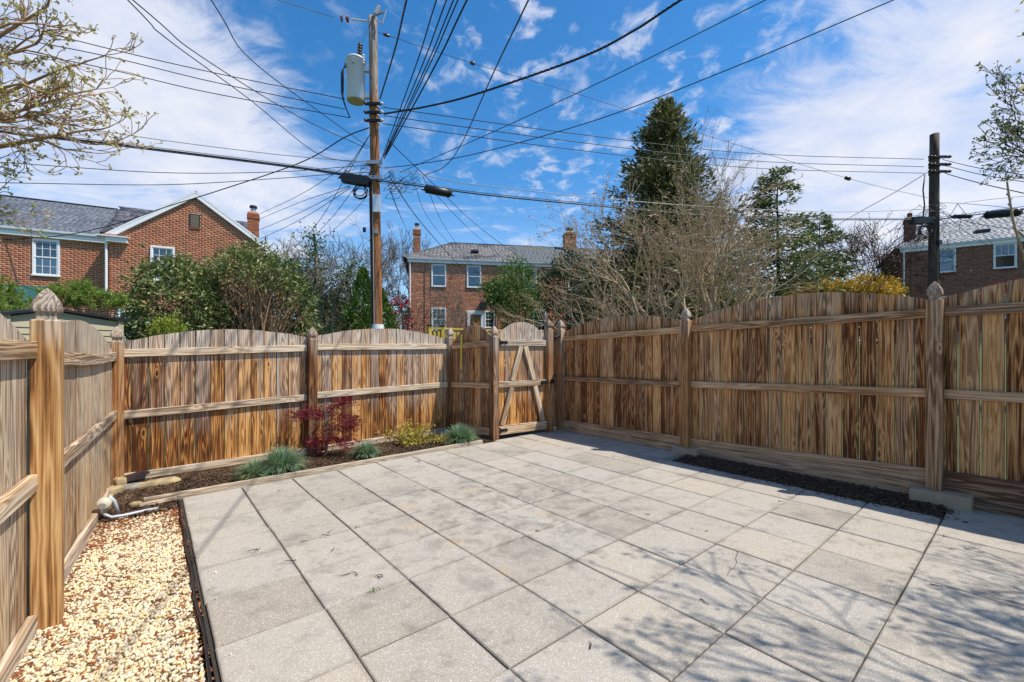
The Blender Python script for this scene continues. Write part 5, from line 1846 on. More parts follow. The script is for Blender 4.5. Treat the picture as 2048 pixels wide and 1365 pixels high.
MB().box((0, 0, 0), (.08, .02, .10), Matrix.Translation(on1(466) + FR * .145 + Vector((.02, 0, 0)))).build('pole_tag', M_galv, up1)
MB().loft([(-.25, .172), (.25, .168)], False, Matrix.Translation(on1(668)), 18).build('base_guard', M_white, up1)


def coil(name, parent, c, rx, rz, n, r, mat=M_cable, seed=1):
    rr = random.Random(seed)
    pts = []
    for k in range(n * 16 + 1):
        q = 2 * math.pi * k / 16
        w = 1 + .16 * math.sin(q * .37 + seed)
        pts.append(Vector(c) + Vector((rx * w * math.cos(q), -.02 * (k / 16), rz * w * math.sin(q) - .03 * math.sin(q * .21))))
    return MB().tube(pts, r, 6).build(name, mat, parent, True)


coil('cable_coil', up1, at(722, 386, Y1 - .15), .17, .17, 5, .013, seed=2)
# loops of thin drop wire tangled round the cable brackets
for k in range(15):
    u0 = random.uniform(770, 835); v0 = random.uniform(338, 372)
    c = at(u0, v0, Y1 - random.uniform(.05, .3))
    s_ = random.uniform(.09, .26)
    pts = [c + Vector((s_ * math.sin(q * 2.3), random.uniform(-.03, .03), -abs(math.sin(q)) * s_ * 1.6 + random.gauss(0, .02))) for q in np.linspace(0, 3.1, 10)]
    MB().tube(pts, .006, 5).build('drop_loop', M_cable, up1, True)
for k in range(7):
    u0 = random.uniform(688, 735); v0 = random.uniform(325, 345)
    c = at(u0, v0, Y1 - random.uniform(.05, .3)); s_ = random.uniform(.1, .24)
    pts = [c + Vector((s_ * math.sin(q * 2.1), random.uniform(-.03, .03), -abs(math.sin(q)) * s_ * 1.3)) for q in np.linspace(0, 3.1, 10)]
    MB().tube(pts, .006, 5).build('drop_loop', M_cable, up1, True)

Y2 = 16.0
p2b = Vector((at(1866, 640, Y2).x, Y2, -.2)); p2t = at(1869, 269, Y2)
up2 = empty('utility_pole', p2b)
tag(up2, 'darker shorter utility pole with racks of cables in front of the right house', 'utility pole')
pole_shaft(up2, p2b, p2t, .185, .135, M_pole2)
def on2(v):
    z = at(1868, v, Y2).z
    return p2b.lerp(p2t, (z - p2b.z) / (p2t.z - p2b.z))
for v_ in (318, 333, 347):
    c = on2(v_)
    MB().box((0, 0, 0), (.80, .06, .08), Matrix.Translation(c + FR * .17)).build('rack', M_iron, up2)
    for sg in (-1, 1):
        for t_ in (.22, .34):
            insulator(up2, c + FR * .19 + Vector((sg * t_, 0, -.05)), (0, 0, 1), 1, .055, M_porc, .11)
    MB().loft([(-.04, .165), (.04, .163)], False, Matrix.Translation(c), 16).build('pole_band', M_iron, up2)
MB().box((0, 0, 0), (.74, .22, .24), Matrix.Translation(at(1843, 442, Y2 - .2))).build('splice_case', M_black, up2)
coil('cable_coil', up2, at(1847, 463, Y2 - .3), .19, .21, 4, .015, seed=5)
MB().tube([at(1850, 350, Y2 - .2), at(1846, 380, Y2 - .25), at(1849, 410, Y2 - .2), at(1846, 436, Y2 - .2)], .022, 6).build('riser_cable', M_cable, up2, True)
MB().tube([at(1877, 350, Y2 - .1), at(1877, 420, Y2 - .15), at(1879, 560, Y2 - .2)], .014, 6).build('riser_cable', M_cable, up2, True)
MB().box((0, 0, 0), (.12, .08, .14), Matrix.Translation(at(1879, 485, Y2 - .2))).build('tag_box', M_black, up2)
for k in range(3):
    MB().tube([at(1875, 500 + 24 * k, Y2), at(1887, 500 + 24 * k, Y2 - .1), at(1887, 497 + 24 * k, Y2 - .1)], .012, 5).build('pole_step', M_iron, up2)
for k in range(8):
    c = at(random.uniform(1835, 1905), random.uniform(405, 425), Y2 - random.uniform(.1, .4)); s_ = random.uniform(.12, .38)
    pts = [c + Vector((s_ * math.sin(q * 2.1), random.uniform(-.03, .03), -abs(math.sin(q)) * s_ * 1.1)) for q in np.linspace(0, 3.1, 10)]
    MB().tube(pts, .008, 5).build('drop_loop', M_cable, up2, True)


# ------------------------------------------------------------------ overhead wires
def spline(pts, n=9):
    pts = [Vector(p) for p in pts]
    if len(pts) == 2:
        return [pts[0].lerp(pts[1], k / 10) for k in range(11)]
    out = []
    ext = [pts[0] * 2 - pts[1]] + pts + [pts[-1] * 2 - pts[-2]]
    for a in range(1, len(ext) - 2):
        p0, p1, p2, p3 = ext[a - 1], ext[a], ext[a + 1], ext[a + 2]
        for k in range(n):
            t = k / n
            out.append(.5 * ((2 * p1) + (p2 - p0) * t + (2 * p0 - 5 * p1 + 4 * p2 - p3) * t * t + (3 * p1 - p0 - 3 * p2 + p3) * t ** 3))
    out.append(pts[-1])
    return out


def wire(px, r, label, mat=None, ext=0.0, sag=0.0, twist=False, extra=None, cat='overhead wire', name='overhead_wire'):
    pts = [at(*q) for q in px]
    if ext:
        d = (pts[-1] - pts[-2]).normalized()
        pts.append(pts[-1] + d * ext)
    s = spline(pts)
    if sag:
        n = len(s) - 1
        s = [p - Vector((0, 0, sag * 4 * (k / n) * (1 - k / n))) for k, p in enumerate(s)]
    root = None
    if twist:      # two insulated strands wound round a third
        fine = spline(s, 6)
        root = empty(name, fine[0])
        tag(root, label, cat)
        for ph in range(3):
            q = [p + Vector((math.cos(k * .8 + ph * 2.094), 0, math.sin(k * .8 + ph * 2.094))) * r * .85 for k, p in enumerate(fine)]
            MB().tube(q, r * .72, 5, False).build('strand', mat or M_cable, root, True)
        return root
    if extra:
        root = empty(name, s[0])
        tag(root, label, cat)
        MB().tube(s, r, 6).build('strand', mat or M_cable, root, True)
        for dz, rr_, mt in extra:
            MB().tube([p + Vector((0, 0, dz)) for p in s], rr_, 6).build('strand', mt, root, True)
        return root
    o = MB().tube(s, r, 5).build(name, mat or M_cable, None, True)
    return tag(o, label, cat)


A_ = Y1 - .1
B_ = Y2 - .1
G3 = 'three parallel power lines'
wire([(-190, -18, 9.2), (112, 71, 10.4), (400, 140, 11.2), (690, 199, A_)], .011, 'top line of three reaching the pole from the upper left, passing behind the blossom branches')
wire([(-190, 36, 9.2), (190, 108, 10.6), (420, 163, 11.2), (690, 219, A_)], .011, 'middle line of three between the budding branches and the pole below the transformer')
wire([(-190, 60, 9.2), (190, 133, 10.6), (420, 186, 11.2), (700, 236, A_)], .011, 'lowest line of three arriving at the pole just under the transformer leads')
wire([(766, 215, A_), (1150, 268, 13), (1500, 307, 14.6), (1848, 319, B_)], .011, 'uppermost of three parallel lines running from the transformer pole to the right pole')
wire([(768, 232, A_), (1150, 284, 13), (1500, 322, 14.6), (1848, 334, B_)], .011, 'middle of three parallel lines running from the transformer pole to the right pole')
wire([(766, 248, A_), (1150, 300, 13), (1500, 336, 14.6), (1848, 347, B_)], .011, 'lowest of three parallel lines running from the transformer pole to the right pole')
wire([(668, 35, A_), (620, 20, 11.3), (555, 0, 10.6)], .008, 'thin wire from the brown insulators at the pole top to the upper edge', ext=5)
wire([(-220, 180, 9.1), (60, 235, 10.2), (270, 273, 10.8), (540, 308, 11.5), (690, 322, A_), (760, 334, A_)], .010, 'silver messenger wire coming in from the left above the thick black bundle', M_silver)
wire([(756, 334, A_), (850, 351, 12.1), (960, 371, 12.4), (1330, 408, 13.8), (1650, 424, 15.2), (1855, 419, B_)], .011, 'silver messenger wire sagging from the transformer pole to the right pole', M_silver)
wire([(-220, 215, 9.1), (0, 262, 10), (215, 287, 10.7), (560, 330, 11.5), (700, 351, A_), (756, 361, A_)], .020, 'thick black cable bundle entering the pole from the left', extra=[(.045, .010, M_silver), (-.035, .012, M_cable)], cat='cable', name='cable_bundle')
wire([(758, 362, A_), (850, 374, 12.1), (960, 389, 12.4), (1150, 408, 13), (1500, 437, 14.6), (1868, 440, B_)], .019, 'thick black cable bundle strung between the two poles', extra=[(.05, .009, M_cable)], cat='cable', name='cable_bundle')
wire([(1868, 440, B_), (1920, 434, 15.2), (1990, 425, 14.0), (2048, 418, 13.2)], .019, 'thick black cable bundle leaving the right pole for the right edge', extra=[(.07, .009, M_cable)], ext=6, cat='cable', name='cable_bundle')
wire([(0, 325, 9), (330, 346, 10.4), (560, 344, 11.3), (680, 335, A_), (745, 330, A_)], .009, 'upper of two slack thin lines rising from the left edge to the pole')
wire([(0, 366, 9), (330, 370, 10.4), (560, 357, 11.3), (650, 350, A_), (745, 345, A_)], .009, 'lower of two slack thin lines above the left slate roof')
wire([(738, 256, A_), (690, 275, 12.2), (600, 326, 12.9), (430, 384, 14.2), (330, 415, 14.8), (240, 446, 15.4), (120, 472, 15.9), (-40, 482, 16.1)], .016, 'heavy black service drop running down across the gable to the left house')
wire([(745, 300, A_), (640, 225, 9.4), (500, 118, 7.2), (422, 0, 5.4)], .008, 'steep line crossing the left sky to the top edge right of the cloud', ext=5)
wire([(740, 325, A_), (640, 310, 11), (500, 200, 8.2), (330, 75, 6.2), (255, 0, 5.4)], .008, 'upper strand of the pair that drops from the top left edge', ext=5)
wire([(735, 298, A_), (600, 235, 9.4), (400, 112, 6.8), (265, 0, 5.4)], .008, 'second strand of the pair that drops from the top left edge', ext=5)
wire([(741, 268, A_), (700, 330, 11.75), (675, 360, A_)], .010, 'short steep jumper from the secondary rack down to the left splice box')
fanL = [((735, 278, A_), (640, 440, 14.5), (580, 505, 17), 'steep drop line falling left of the pole to behind the tall hedge'),
        ((700, 372, A_), (600, 405, 15), (514, 441, 20), 'upper drop line from the splice box to the left brick chimney'),
        ((700, 374, A_), (590, 430, 15), (500, 468, 19.5), 'second drop line running under the chimney drop to the left gable'),
        ((702, 376, A_), (600, 440, 14.6), (500, 488, 19), 'third drop line from the splice box towards the right slope of the gable'),
        ((712, 372, A_), (660, 440, 14), (596, 505, 18), 'thin drop line falling behind the hedge between gable and bare trees'),
        ((744, 382, A_), (700, 430, 16), (640, 485, 24), 'thin drop line vanishing into the bare trees left of the pole')]
for a, b, c, lb in fanL:
    wire([a, b, c], .009, lb)
wire([(690, 334, A_), (600, 390, 13.5), (520, 428, 17)], .008, 'thin line ending beside the flue of the left chimney')
fanR = [((775, 280, A_), (850, 352, 14), (960, 456, 21), (1062, 530, 27.2), 'twisted drop line running from the pole down to the eaves of the middle house', .012),
        ((800, 395, A_), (870, 440, 15), (945, 530, 26.9), None, .010),
        ((778, 352, A_), (850, 455, 16), (950, 566, 26.9), 'drop line ending beside the second upper window of the middle house', .014),
        ((822, 352, A_), (870, 455, 17), (968, 560, 26.9), 'thin drop line left of its pair ending at the second upper window', .008),
        ((845, 352, A_), (895, 462, 17), (972, 566, 26.9), 'thin drop line right of its pair ending at the second upper window', .008),
        ((872, 390, A_), (940, 460, 18), (1012, 522, 27), 'drop line from the cylindrical splice case to the eaves near the roof seam', .008),
        ((776, 370, A_), (795, 420, 15), (818, 470, 27), 'steep thin drop line beside the pole pointing at the middle house chimney', .008),
        ((780, 376, A_), (800, 430, 15), (822, 480, 27), 'second steep thin drop line beside the pole reaching the roof corner', .008)]
for a, b, c, *rest in fanR:
    if isinstance(rest[0], tuple):
        wire([a, b, c, rest[0]], rest[2], rest[1])
    elif rest[0]:
        wire([a, b, c], rest[1], rest[0])
topf = [((762, 322, A_), (873, 0), 'leftmost of five lines fanning from the pole to the top edge'),
        ((767, 314, A_), (893, 0), 'second from left of five lines fanning to the top edge'),
        ((770, 310, A_), (907, 0), 'middle one of five lines fanning from the pole to the top edge'),
        ((773, 306, A_), (916, 0), 'fourth from left of five lines fanning to the top edge'),
        ((768, 318, A_), (934, 0), 'rightmost and thickest of five lines fanning to the top edge')]
for k, (a, b, lb) in enumerate(topf):
    m_ = ((a[0] * .42 + b[0] * .58) + (4 if k < 4 else 5), a[1] * .42 + b[1] * .58, 8.6)
    wire([a, m_, (b[0], b[1], 7.2)], .0115 if k < 4 else .015, lb, ext=5)
wire([(760, 198, A_), (790, 98, 9.4), (813, 0, 7.6)], .014, 'twisted black service cable rising from the transformer pole to the top edge', ext=5, twist=True, cat='cable', name='service_cable')
wire([(768, 228, A_), (860, 212, 11.2), (960, 186, 10.6), (1160, 116, 9.6), (1270, 60, 9.1), (1362, 0, 8.6)], .019, 'heaviest twisted black cable sweeping from the pole to the top edge right of centre', ext=5, twist=True, cat='cable', name='service_cable')
wire([(848, 351, 12), (888, 334, 10.8), (922, 290, 9.4), (985, 150, 6.8), (1057, 0, 5.0)], .010, 'black line curving up steeply from the splice case to the top edge', ext=5)
wire([(800, 345, 12), (960, 276, 10.8), (1200, 165, 9.4), (1532, 0, 7.9)], .009, 'straight line climbing to the top edge right of the heavy twisted cable', ext=5)
wire([(770, 336, A_), (834, 329, 11.3), (960, 306, 10.6), (1200, 238, 9.4), (1480, 130, 8.3), (1788, 0, 7.4)], .010, 'straight line passing above the evergreen top to the far right top edge', ext=5)
a_ = [(756, 65, A_), (945, 127, 12.4), (1160, 190, 13.2), (1390, 264, 14), (1695, 357, 15.2), (1855, 396, B_)]
gw = empty('guy_wire', at(*a_[0]))
tag(gw, 'thin guy wire with two dark strain insulators crossing from pole top to the right pole', 'guy wire')
MB().tube(spline([at(*q) for q in a_]), .0065, 5).build('strand', M_cable, gw, True)
for q0, q1, rr_ in (((766, 68.5, 11.78), (780, 73, 11.85), .04), ((940, 125.3, 12.39), (950, 128.6, 12.42), .05), ((1690, 355.4, 15.16), (1701, 359, 15.22), .065)):
    c0, c1 = at(*q0), at(*q1)
    MB().tube([c0, c0.lerp(c1, .15), c0.lerp(c1, .85), c1], [.015, rr_, rr_, .015], 10).build('strain_insulator', M_porc, gw, True)
wire([(1855, 345, B_), (1790, 385, 17), (1720, 424, 18.5), (1655, 462, 20)], .012, 'black drop line from the right pole falling left into the bare tree')
wire([(1884, 318, B_), (1895, 322, 15.7), (1960, 337, 14), (2048, 350, 12.2)], .011, 'upper of three slack lines leaving the right pole for the right edge', ext=5)
wire([(1884, 332, B_), (1895, 333, 15.7), (1960, 349, 14), (2048, 364, 12.2)], .011, 'middle of three slack lines leaving the right pole for the right edge', ext=5)
wire([(1880, 341, B_), (1900, 350, 15.4), (1965, 368, 13.6), (2048, 387, 11.8)], .014, 'lowest and heaviest of three slack lines leaving the right pole for the right edge', ext=5)
wire([(1874, 406, B_), (1915, 407, 15), (1980, 412, 13.6), (2048, 420, 12.2)], .008, 'thin line with a spliced end just above the right hand cable bundle', ext=4)
wire([(1928, 406, 14.8), (1985, 399, 13.5), (2048, 393, 12.2)], .006, 'thinnest line slanting up to the right edge over the silver roof', ext=4)
for a, b, c, lb in (((1876, 416, B_), (1940, 470, 18), (2016, 512, 24), 'drop line from the right pole crossing the silver roof to the open window'),
                    ((1915, 408, 15), (1950, 450, 18), (1985, 488, 24), 'drop line ending at the gutter just left of the open window'),
                    ((1876, 424, B_), (1950, 447, 14), (2048, 462, 12), 'slack drop line crossing the silver roof towards the right edge'),
                    ((1915, 408, 15), (1890, 450, 15.6), (1880, 470, 15.8), 'short line slanting back down to the right pole'),
                    ((1837, 468, B_), (1834, 490, 20), (1831, 504, 25), 'left of two short drops from the coil to the right house corner'),
                    ((1853, 468, B_), (1845, 490, 20), (1841, 502, 25), 'right of two short drops from the coil to the right house corner')):
    wire([a, b, c], .009, lb)


def splice(px0, px1, r, label, name='splice_case'):
    c0, c1 = at(*px0), at(*px1)
    L = [0, .04, .06, .5, .94, .96, 1]
    q = empty(name, c0.lerp(c1, .5))
    tag(q, label, 'splice case')
    MB().tube([c0.lerp(c1, t) for t in L], [r * .55, r * .6, r, r * 1.04, r, r * .6, r * .55], 12).build('case', M_black, q, True)
    for t in (.12, .88):
        MB().tube([c0.lerp(c1, t), c0.lerp(c1, t + .02)], [r * 1.1, r * 1.1], 12).build('clamp', M_iron, q, True)
    MB().tube([c0.lerp(c1, -.1) + Vector((0, 0, -r * .4)), c0.lerp(c1, 1.1) + Vector((0, 0, -r * .4))], r * .16, 6).build('tail', M_cable, q, True)
    return q


sb_ = empty('splice_box', at(712, 361, A_ - .1))
tag(sb_, 'black rectangular splice box hanging from the bundle left of the pole', 'splice box')
x_ = (at(738, 362, A_ - .1) - at(686, 355, A_ - .1)).normalized(); z_ = Vector((0, 0, 1)); y_ = z_.cross(x_).normalized(); z_ = x_.cross(y_)
Ms = frame(at(712, 361, A_ - .1), x_, y_, z_)
MB().prism([(-.36, -.10), (.36, -.12), (.37, .10), (.30, .12), (-.30, .13), (-.36, .10)], -.10, .10, Ms @ Matrix.Rotation(R(90), 4, 'X')).build('case', M_black, sb_)
for k in range(9):
    MB().box((-.32 + .08 * k, -.105, -.005), (.03, .012, .20), Ms).build('rib', M_cable, sb_)
for dx in (-.46, .44):
    MB().tube([Ms @ Vector((dx, 0, .02)), Ms @ Vector((dx * .75, 0, .02))], [.03, .05], 8).build('cable_gland', M_cable, sb_)
splice((848, 377, 11.95), (904, 388, 12.15), .115, 'black cylindrical splice case on the bundle right of the transformer pole')
splice((1970, 431, 14.2), (2042, 424, 13.2), .12, 'long ragged black splice case over the silver roof at the right edge')
splice((1905, 434, 15.3), (1944, 433, 14.8), .07, 'small slim splice case between the right pole and the long one')


# ------------------------------------------------------------------ trees and shrubs beyond the fences
def bare_tree(name, label, base, stems, L, r, maxlev, bark, kids=(3, 4), spread=.7, up=.05, wig=.16, shrink=(.55, .78), bud=None, nbud=3, bsize=.03, start=.3, lean=.5, dirs=None, sides=4, taper=.5, rmin=.004, cat='tree', parts=('trunk', 'buds')):
    root = empty(name, base)
    tag(root, label, cat)
    polys, tips = [], []
    for k in range(stems):
        d = Vector(dirs[k]) if dirs else Vector((random.gauss(0, lean), random.gauss(0, lean), 1))
        grow(polys, tips, Vector(base) + rv(.06 if stems > 1 else 0) * Vector((1, 1, 0)).length * .3, d, L * random.uniform(.85, 1.15), r * random.uniform(.8, 1.1), 0, maxlev, 5, wig, up, kids, spread, shrink, taper, start, rmin)
    tubes_obj(parts[0], polys, bark, root, sides)
    if bud:
        T = npv([p for p, d in tips]); D = npv([d for p, d in tips])
        T = np.repeat(T, nbud, 0) + RNG.normal(size=(len(T) * nbud, 3)) * bsize * .9
        D = np.repeat(D, nbud, 0) * .6 + RNG.normal(size=(len(T), 3)) * .7
        leaves_obj(parts[1], T, D, RNG.uniform(.6, 1.2, len(T)) * bsize, RNG.uniform(.35, .6, len(T)) * bsize, bud, root)
    return root, tips


# the wide bare many-stemmed tree behind the right fence
mb_ = at(1402, 668, 11.6); mb_.z = .2
random.seed(25)
dirs = [(-1.0, .1, .78), (-.75, -.3, .95), (-.45, .3, 1.15), (-.18, -.2, 1.3), (.0, .25, 1.35), (.16, -.15, 1.35), (-.95, .35, .55), (.04, -.3, 1.4), (-.6, .1, .8), (.24, .2, 1.2)]
bare_tree('magnolia_tree', 'wide bare many stemmed tree with pale bark and fuzzy buds behind the right fence', mb_, len(dirs), 2.4, .118, 4, M_barkw, kids=(4, 4), spread=.68, up=.022, wig=.13, shrink=(.50, .74), bud=M_bud, nbud=5, bsize=.055, dirs=dirs, start=.3, rmin=.0045)
random.seed(33)


def conifer(name, label, base, H, rad, nb, mat, bark, spray=(.16, .34), per=120, droop=-.15, start=.05, power=.9, gaps=0.0, cl=.25, width=.35, trunk_r=.2, tilt=.35, rag=(.62, 1.12)):
    root = empty(name, base)
    tag(root, label, 'tree')
    b = np.array(base, float)
    polys = [([tuple(b + np.array([0.04 * H * .1 * math.sin(k), 0, H * k / 6])) for k in range(7)], [max(.015, trunk_r * (1 - k / 6.2)) for k in range(7)])]
    Cs, Ds = [], []
    for k in range(nb):
        t = start + (1 - start) * (k + random.random()) / nb
        az = random.random() * 6.283
        Rr = rad * (1 - t) ** power * random.uniform(*rag) + .10
        if random.random() < gaps:
            continue
        z0 = H * t
        d = np.array([math.cos(az), math.sin(az), tilt * t + droop])
        p0 = b + np.array([0, 0, z0])
        p1 = p0 + d * Rr * .5 + np.array([0, 0, .03])
        p2 = p0 + d * Rr + np.array([0, 0, droop * Rr * .35])
        polys.append(([tuple(p0), tuple(p1), tuple(p2)], [max(.006, trunk_r * .22 * (1 - t)), max(.005, trunk_r * .14 * (1 - t)), .004]))
        n = max(12, int(per * (Rr / rad) ** .8))
        s = RNG.random(n) ** .62
        c = p0[None] + (p2 - p0)[None] * s[:, None]
        lat = np.array([-math.sin(az), math.cos(az), 0])
        wd = cl * Rr * (1.05 - s * .75) + .06
        c = c + lat[None] * (RNG.normal(size=n) * wd)[:, None] + RNG.normal(size=(n, 3)) * np.array([.05, .05, .11]) * (.5 + Rr * .35)
        Cs.append(c)
        Ds.append(d[None] * .8 + lat[None] * RNG.normal(size=(n, 1)) * .7 + RNG.normal(size=(n, 3)) * .35)
    Cs, Ds = np.concatenate(Cs), np.concatenate(Ds)
    tubes_obj('trunk', polys, bark, root, 5)
    n = len(Cs)
    leaves_obj('crown', Cs, Ds, RNG.uniform(*spray, n), RNG.uniform(*spray, n) * width, mat, root)
    return root


cb = at(1330, 690, 22.5); cb.z = .9
conifer('evergreen_tree', 'tall dense dark evergreen rising behind the bare many stemmed tree', cb, 13.4, 5.0, 430, M_cedar, M_barkd, spray=(.18, .44), per=190, droop=-.02, power=.92, cl=.26, width=.30, trunk_r=.28, tilt=.75, rag=(.45, 1.28))
hb = at(1556, 690, 29); hb.z = 1.4
conifer('hemlock_tree', 'open layered hemlock with see through branches right of the tall evergreen', hb, 12.2, 4.4, 160, M_hem, M_barkd, spray=(.18, .42), per=125, droop=-.12, power=.55, gaps=.08, cl=.17, width=.36, trunk_r=.22, tilt=.25)
hb2 = at(1640, 690, 31); hb2.z = 1.5
conifer('hemlock_tree', 'lower thin hemlock just right of the layered one', hb2, 9.6, 3.9, 130, M_hem, M_barkd, spray=(.18, .42), per=115, droop=-.14, power=.55, gaps=.12, cl=.17, width=.36, trunk_r=.17, tilt=.2)


def bush(name, label, c, radii, nclump, per, csize, L, W, mat, cat='shrub', shell=.5, flat=.8, stems=14, bark=None, zmin=None, fold=.12, up=.35, base=None, keep=None):
    root = empty(name, (c[0], c[1], base if base is not None else max(-.1, c[2] - radii[2])))
    tag(root, label, cat)
    pts, out = clump_cloud(c, radii, nclump, per, csize, shell, flat, keep)
    D = out * .55 + RNG.normal(size=pts.shape) * .65 + np.array([0, 0, up])
    n = len(pts)
    b = WORLD[root.name].translation
    polys = []
    for k in range(stems):
        d = rdir(1)[0]
        e = np.array(c) + d * np.array(radii) * random.uniform(.45, .85)
        st = np.array([b.x + random.gauss(0, .1), b.y + random.gauss(0, .1), b.z])
        mid = st * .5 + e * .5 + RNG.normal(size=3) * .06
        polys.append(([tuple(st), tuple(mid), tuple(e)], [.028, .018, .006]))
    if polys:
        tubes_obj('stems', polys, bark or M_bark, root, 5)
    leaves_obj('foliage', pts, D, RNG.uniform(L * .65, L * 1.25, n), RNG.uniform(W * .7, W * 1.2, n), mat, root, fold)
    return root


# hedge of two leathery leaved shrubs behind the back fence
lc = at(352, 618, 10.8)
bush('leafy_shrub', 'broad rounded leathery leaved shrub in front of the gable, left one of the pair', (lc.x, lc.y, 2.35), (1.18, .9, 1.42), 520, 19, .10, .14, .046, M_laurel, shell=.62, up=-.15, stems=26, bark=M_barkr, base=.0)
rc_ = Vector((at(500, 600, 11.4).x, 11.4, .2))
rs = empty('leafy_shrub', rc_)
tag(rs, 'tall shrub with a leafy dome over fanning bare brown stems, left of the bare trees', 'shrub')
polys = []
random.seed(5)
foot = [Vector((rc_.x + dx, rc_.y + random.gauss(0, .12), .2)) for dx in (-.75, -.35, .05, .35, .15, .5)]
tipsS = []
for k in range(95):
    f = random.choice(foot)
    az = random.uniform(0, 6.283)
    tx = rc_.x + random.uniform(-1.62, 1.72)
    fx = (tx - rc_.x) / 1.7
    tz = 1.2 + 2.75 * math.sqrt(max(0.02, 1 - (fx * .92) ** 2)) * random.uniform(.72, 1.0)
    e = Vector((tx, rc_.y + random.uniform(-.85, .85) * (1 - .35 * abs(fx)), tz))
    pts = [f + Vector((random.gauss(0, .05), random.gauss(0, .05), 0))]
    for t in (.25, .5, .75, 1.0):
        q = f.lerp(e, t); q.z += .35 * t * (1 - t) + random.gauss(0, .02); q.x += random.gauss(0, .035) - .22 * (e.x - f.x) * t * (1 - t); q.y += random.gauss(0, .035)
        pts.append(q)
    r0 = random.uniform(.018, .042)
    polys.append(([tuple(p) for p in pts], [r0, r0 * .85, r0 * .7, r0 * .5, r0 * .25]))
    tipsS.append((pts[-1], (pts[-1] - pts[-2]).normalized()))
    for q in range(3):
        s0 = pts[random.choice((2, 3, 3))]
        d = ((pts[-1] - pts[1]).normalized() + rv(.42)).normalized()
        L = random.uniform(.35, .9)
        polys.append(([tuple(s0), tuple(s0 + d * L * .5 + rv(.02)), tuple(s0 + d * L + Vector((0, 0, .08)))], [r0 * .5, r0 * .35, .004]))
        tipsS.append((s0 + d * L, d))
tubes_obj('stems', polys, M_barkr, rs, 5)


def dome(p):
    x = (p[:, 0] - rc_.x) / 1.7
    return (p[:, 2] > 2.35 + .95 * np.clip(1 - x * x, 0, 1) * RNG.uniform(.8, 1.12, len(p))) | ((p[:, 1] > rc_.y + .45) & (p[:, 2] > 1.4)) | ((np.abs(x) > .90) & (RNG.random(len(p)) < .7))


pts1, out1 = clump_cloud((rc_.x + .02, rc_.y, 2.2), (1.68, 1.05, 2.02), 900, 17, .10, .72, .8, dome)
T = npv([p for p, d in tipsS]); T = T[(T[:, 2] > 2.95) | ((np.abs(T[:, 0] - rc_.x) > 1.25) & (T[:, 2] > 1.9))]
T = np.repeat(T, 7, 0) + RNG.normal(size=(len(T) * 7, 3)) * .09
pts1 = np.concatenate([pts1, T]); out1 = np.concatenate([out1, unit(T - np.array([rc_.x, rc_.y, 2.0]))])
pts2, out2 = clump_cloud((rc_.x, rc_.y + .75, 1.9), (1.55, .35, 1.6), 420, 17, .11, .1, .8)
pts1 = np.concatenate([pts1, pts2]); out1 = np.concatenate([out1, out2])
D = out1 * .5 + RNG.normal(size=pts1.shape) * .6 + np.array([0, 0, -.18])
leaves_obj('foliage', pts1, D, RNG.uniform(.09, .175, len(pts1)), RNG.uniform(.026, .046, len(pts1)), M_laurel, rs)
random.seed(41)


# pines and small conifers behind the left fence
def pine(name, label, spots, base, nt=120, L=(.05, .095), mat=None):
    root = empty(name, base)
    tag(root, label, 'pine shrub')
    polys, Cs, Ds = [], [], []
    b = Vector(base)
    for c, rr_, ntf in spots:
        c = Vector(c)
        polys.append(([tuple(b), tuple(b.lerp(c, .5) + rv(.05)), tuple(c)], [.04, .028, .012]))
        for k in range(ntf):
            d = Vector(rdir(1)[0]); d.z = abs(d.z) * 1.0 - .25; d.normalize()
            p = c + Vector((d.x * rr_[0], d.y * rr_[1], d.z * rr_[2])) * random.uniform(.55, 1.05)
            ax = (d * .5 + Vector((0, 0, .75)) + rv(.2)).normalized()
            ln = random.uniform(.10, .2)
            polys.append(([tuple(c.lerp(p, .5)), tuple(p), tuple(p + ax * ln)], [.006, .004, .002]))
            n = 46
            t_ = RNG.random(n)[:, None]
            Cs.append(np.array(p)[None] + np.array(ax)[None] * t_ * ln)
            Ds.append(np.array(ax)[None] * .75 + rdir(n))
    tubes_obj('stems', polys, M_barkr, root, 4)
    Cs, Ds = np.concatenate(Cs), np.concatenate(Ds)
    leaves_obj('needles', Cs, Ds, RNG.uniform(*L, len(Cs)), .010, mat or M_pine, root, .02)
    return root


pine('pine_shrub', 'bright green pine shrub between the shed and the downspout', [(at(150, 604, 9.2), (.46, .4, .42), 120), (at(200, 616, 9.2), (.36, .35, .30), 80), (at(118, 612, 9.0), (.30, .35, .36), 60), (at(226, 612, 9.3), (.16, .25, .2), 26)], (at(160, 650, 9.2).x, 9.2, .2))
pine('pine_shrub', 'pine shrub at the left edge in front of the green awning', [(at(30, 634, 8.0), (.30, .35, .26), 60), (at(-20, 612, 8.2), (.42, .35, .42), 90), (at(12, 590, 8.3), (.12, .2, .2), 14)], (at(0, 670, 8.1).x, 8.1, .1), L=(.05, .10))
gc = at(338, 660, 8.3)
bush('gold_conifer', 'little golden green dwarf conifer just over the back fence', (gc.x, gc.y, 1.55), (.27, .27, .52), 170, 16, .045, .06, .022, M_gold, 'dwarf conifer', shell=.75, stems=6, up=.5, base=.9)
wz = at(108, 640, 8.8)


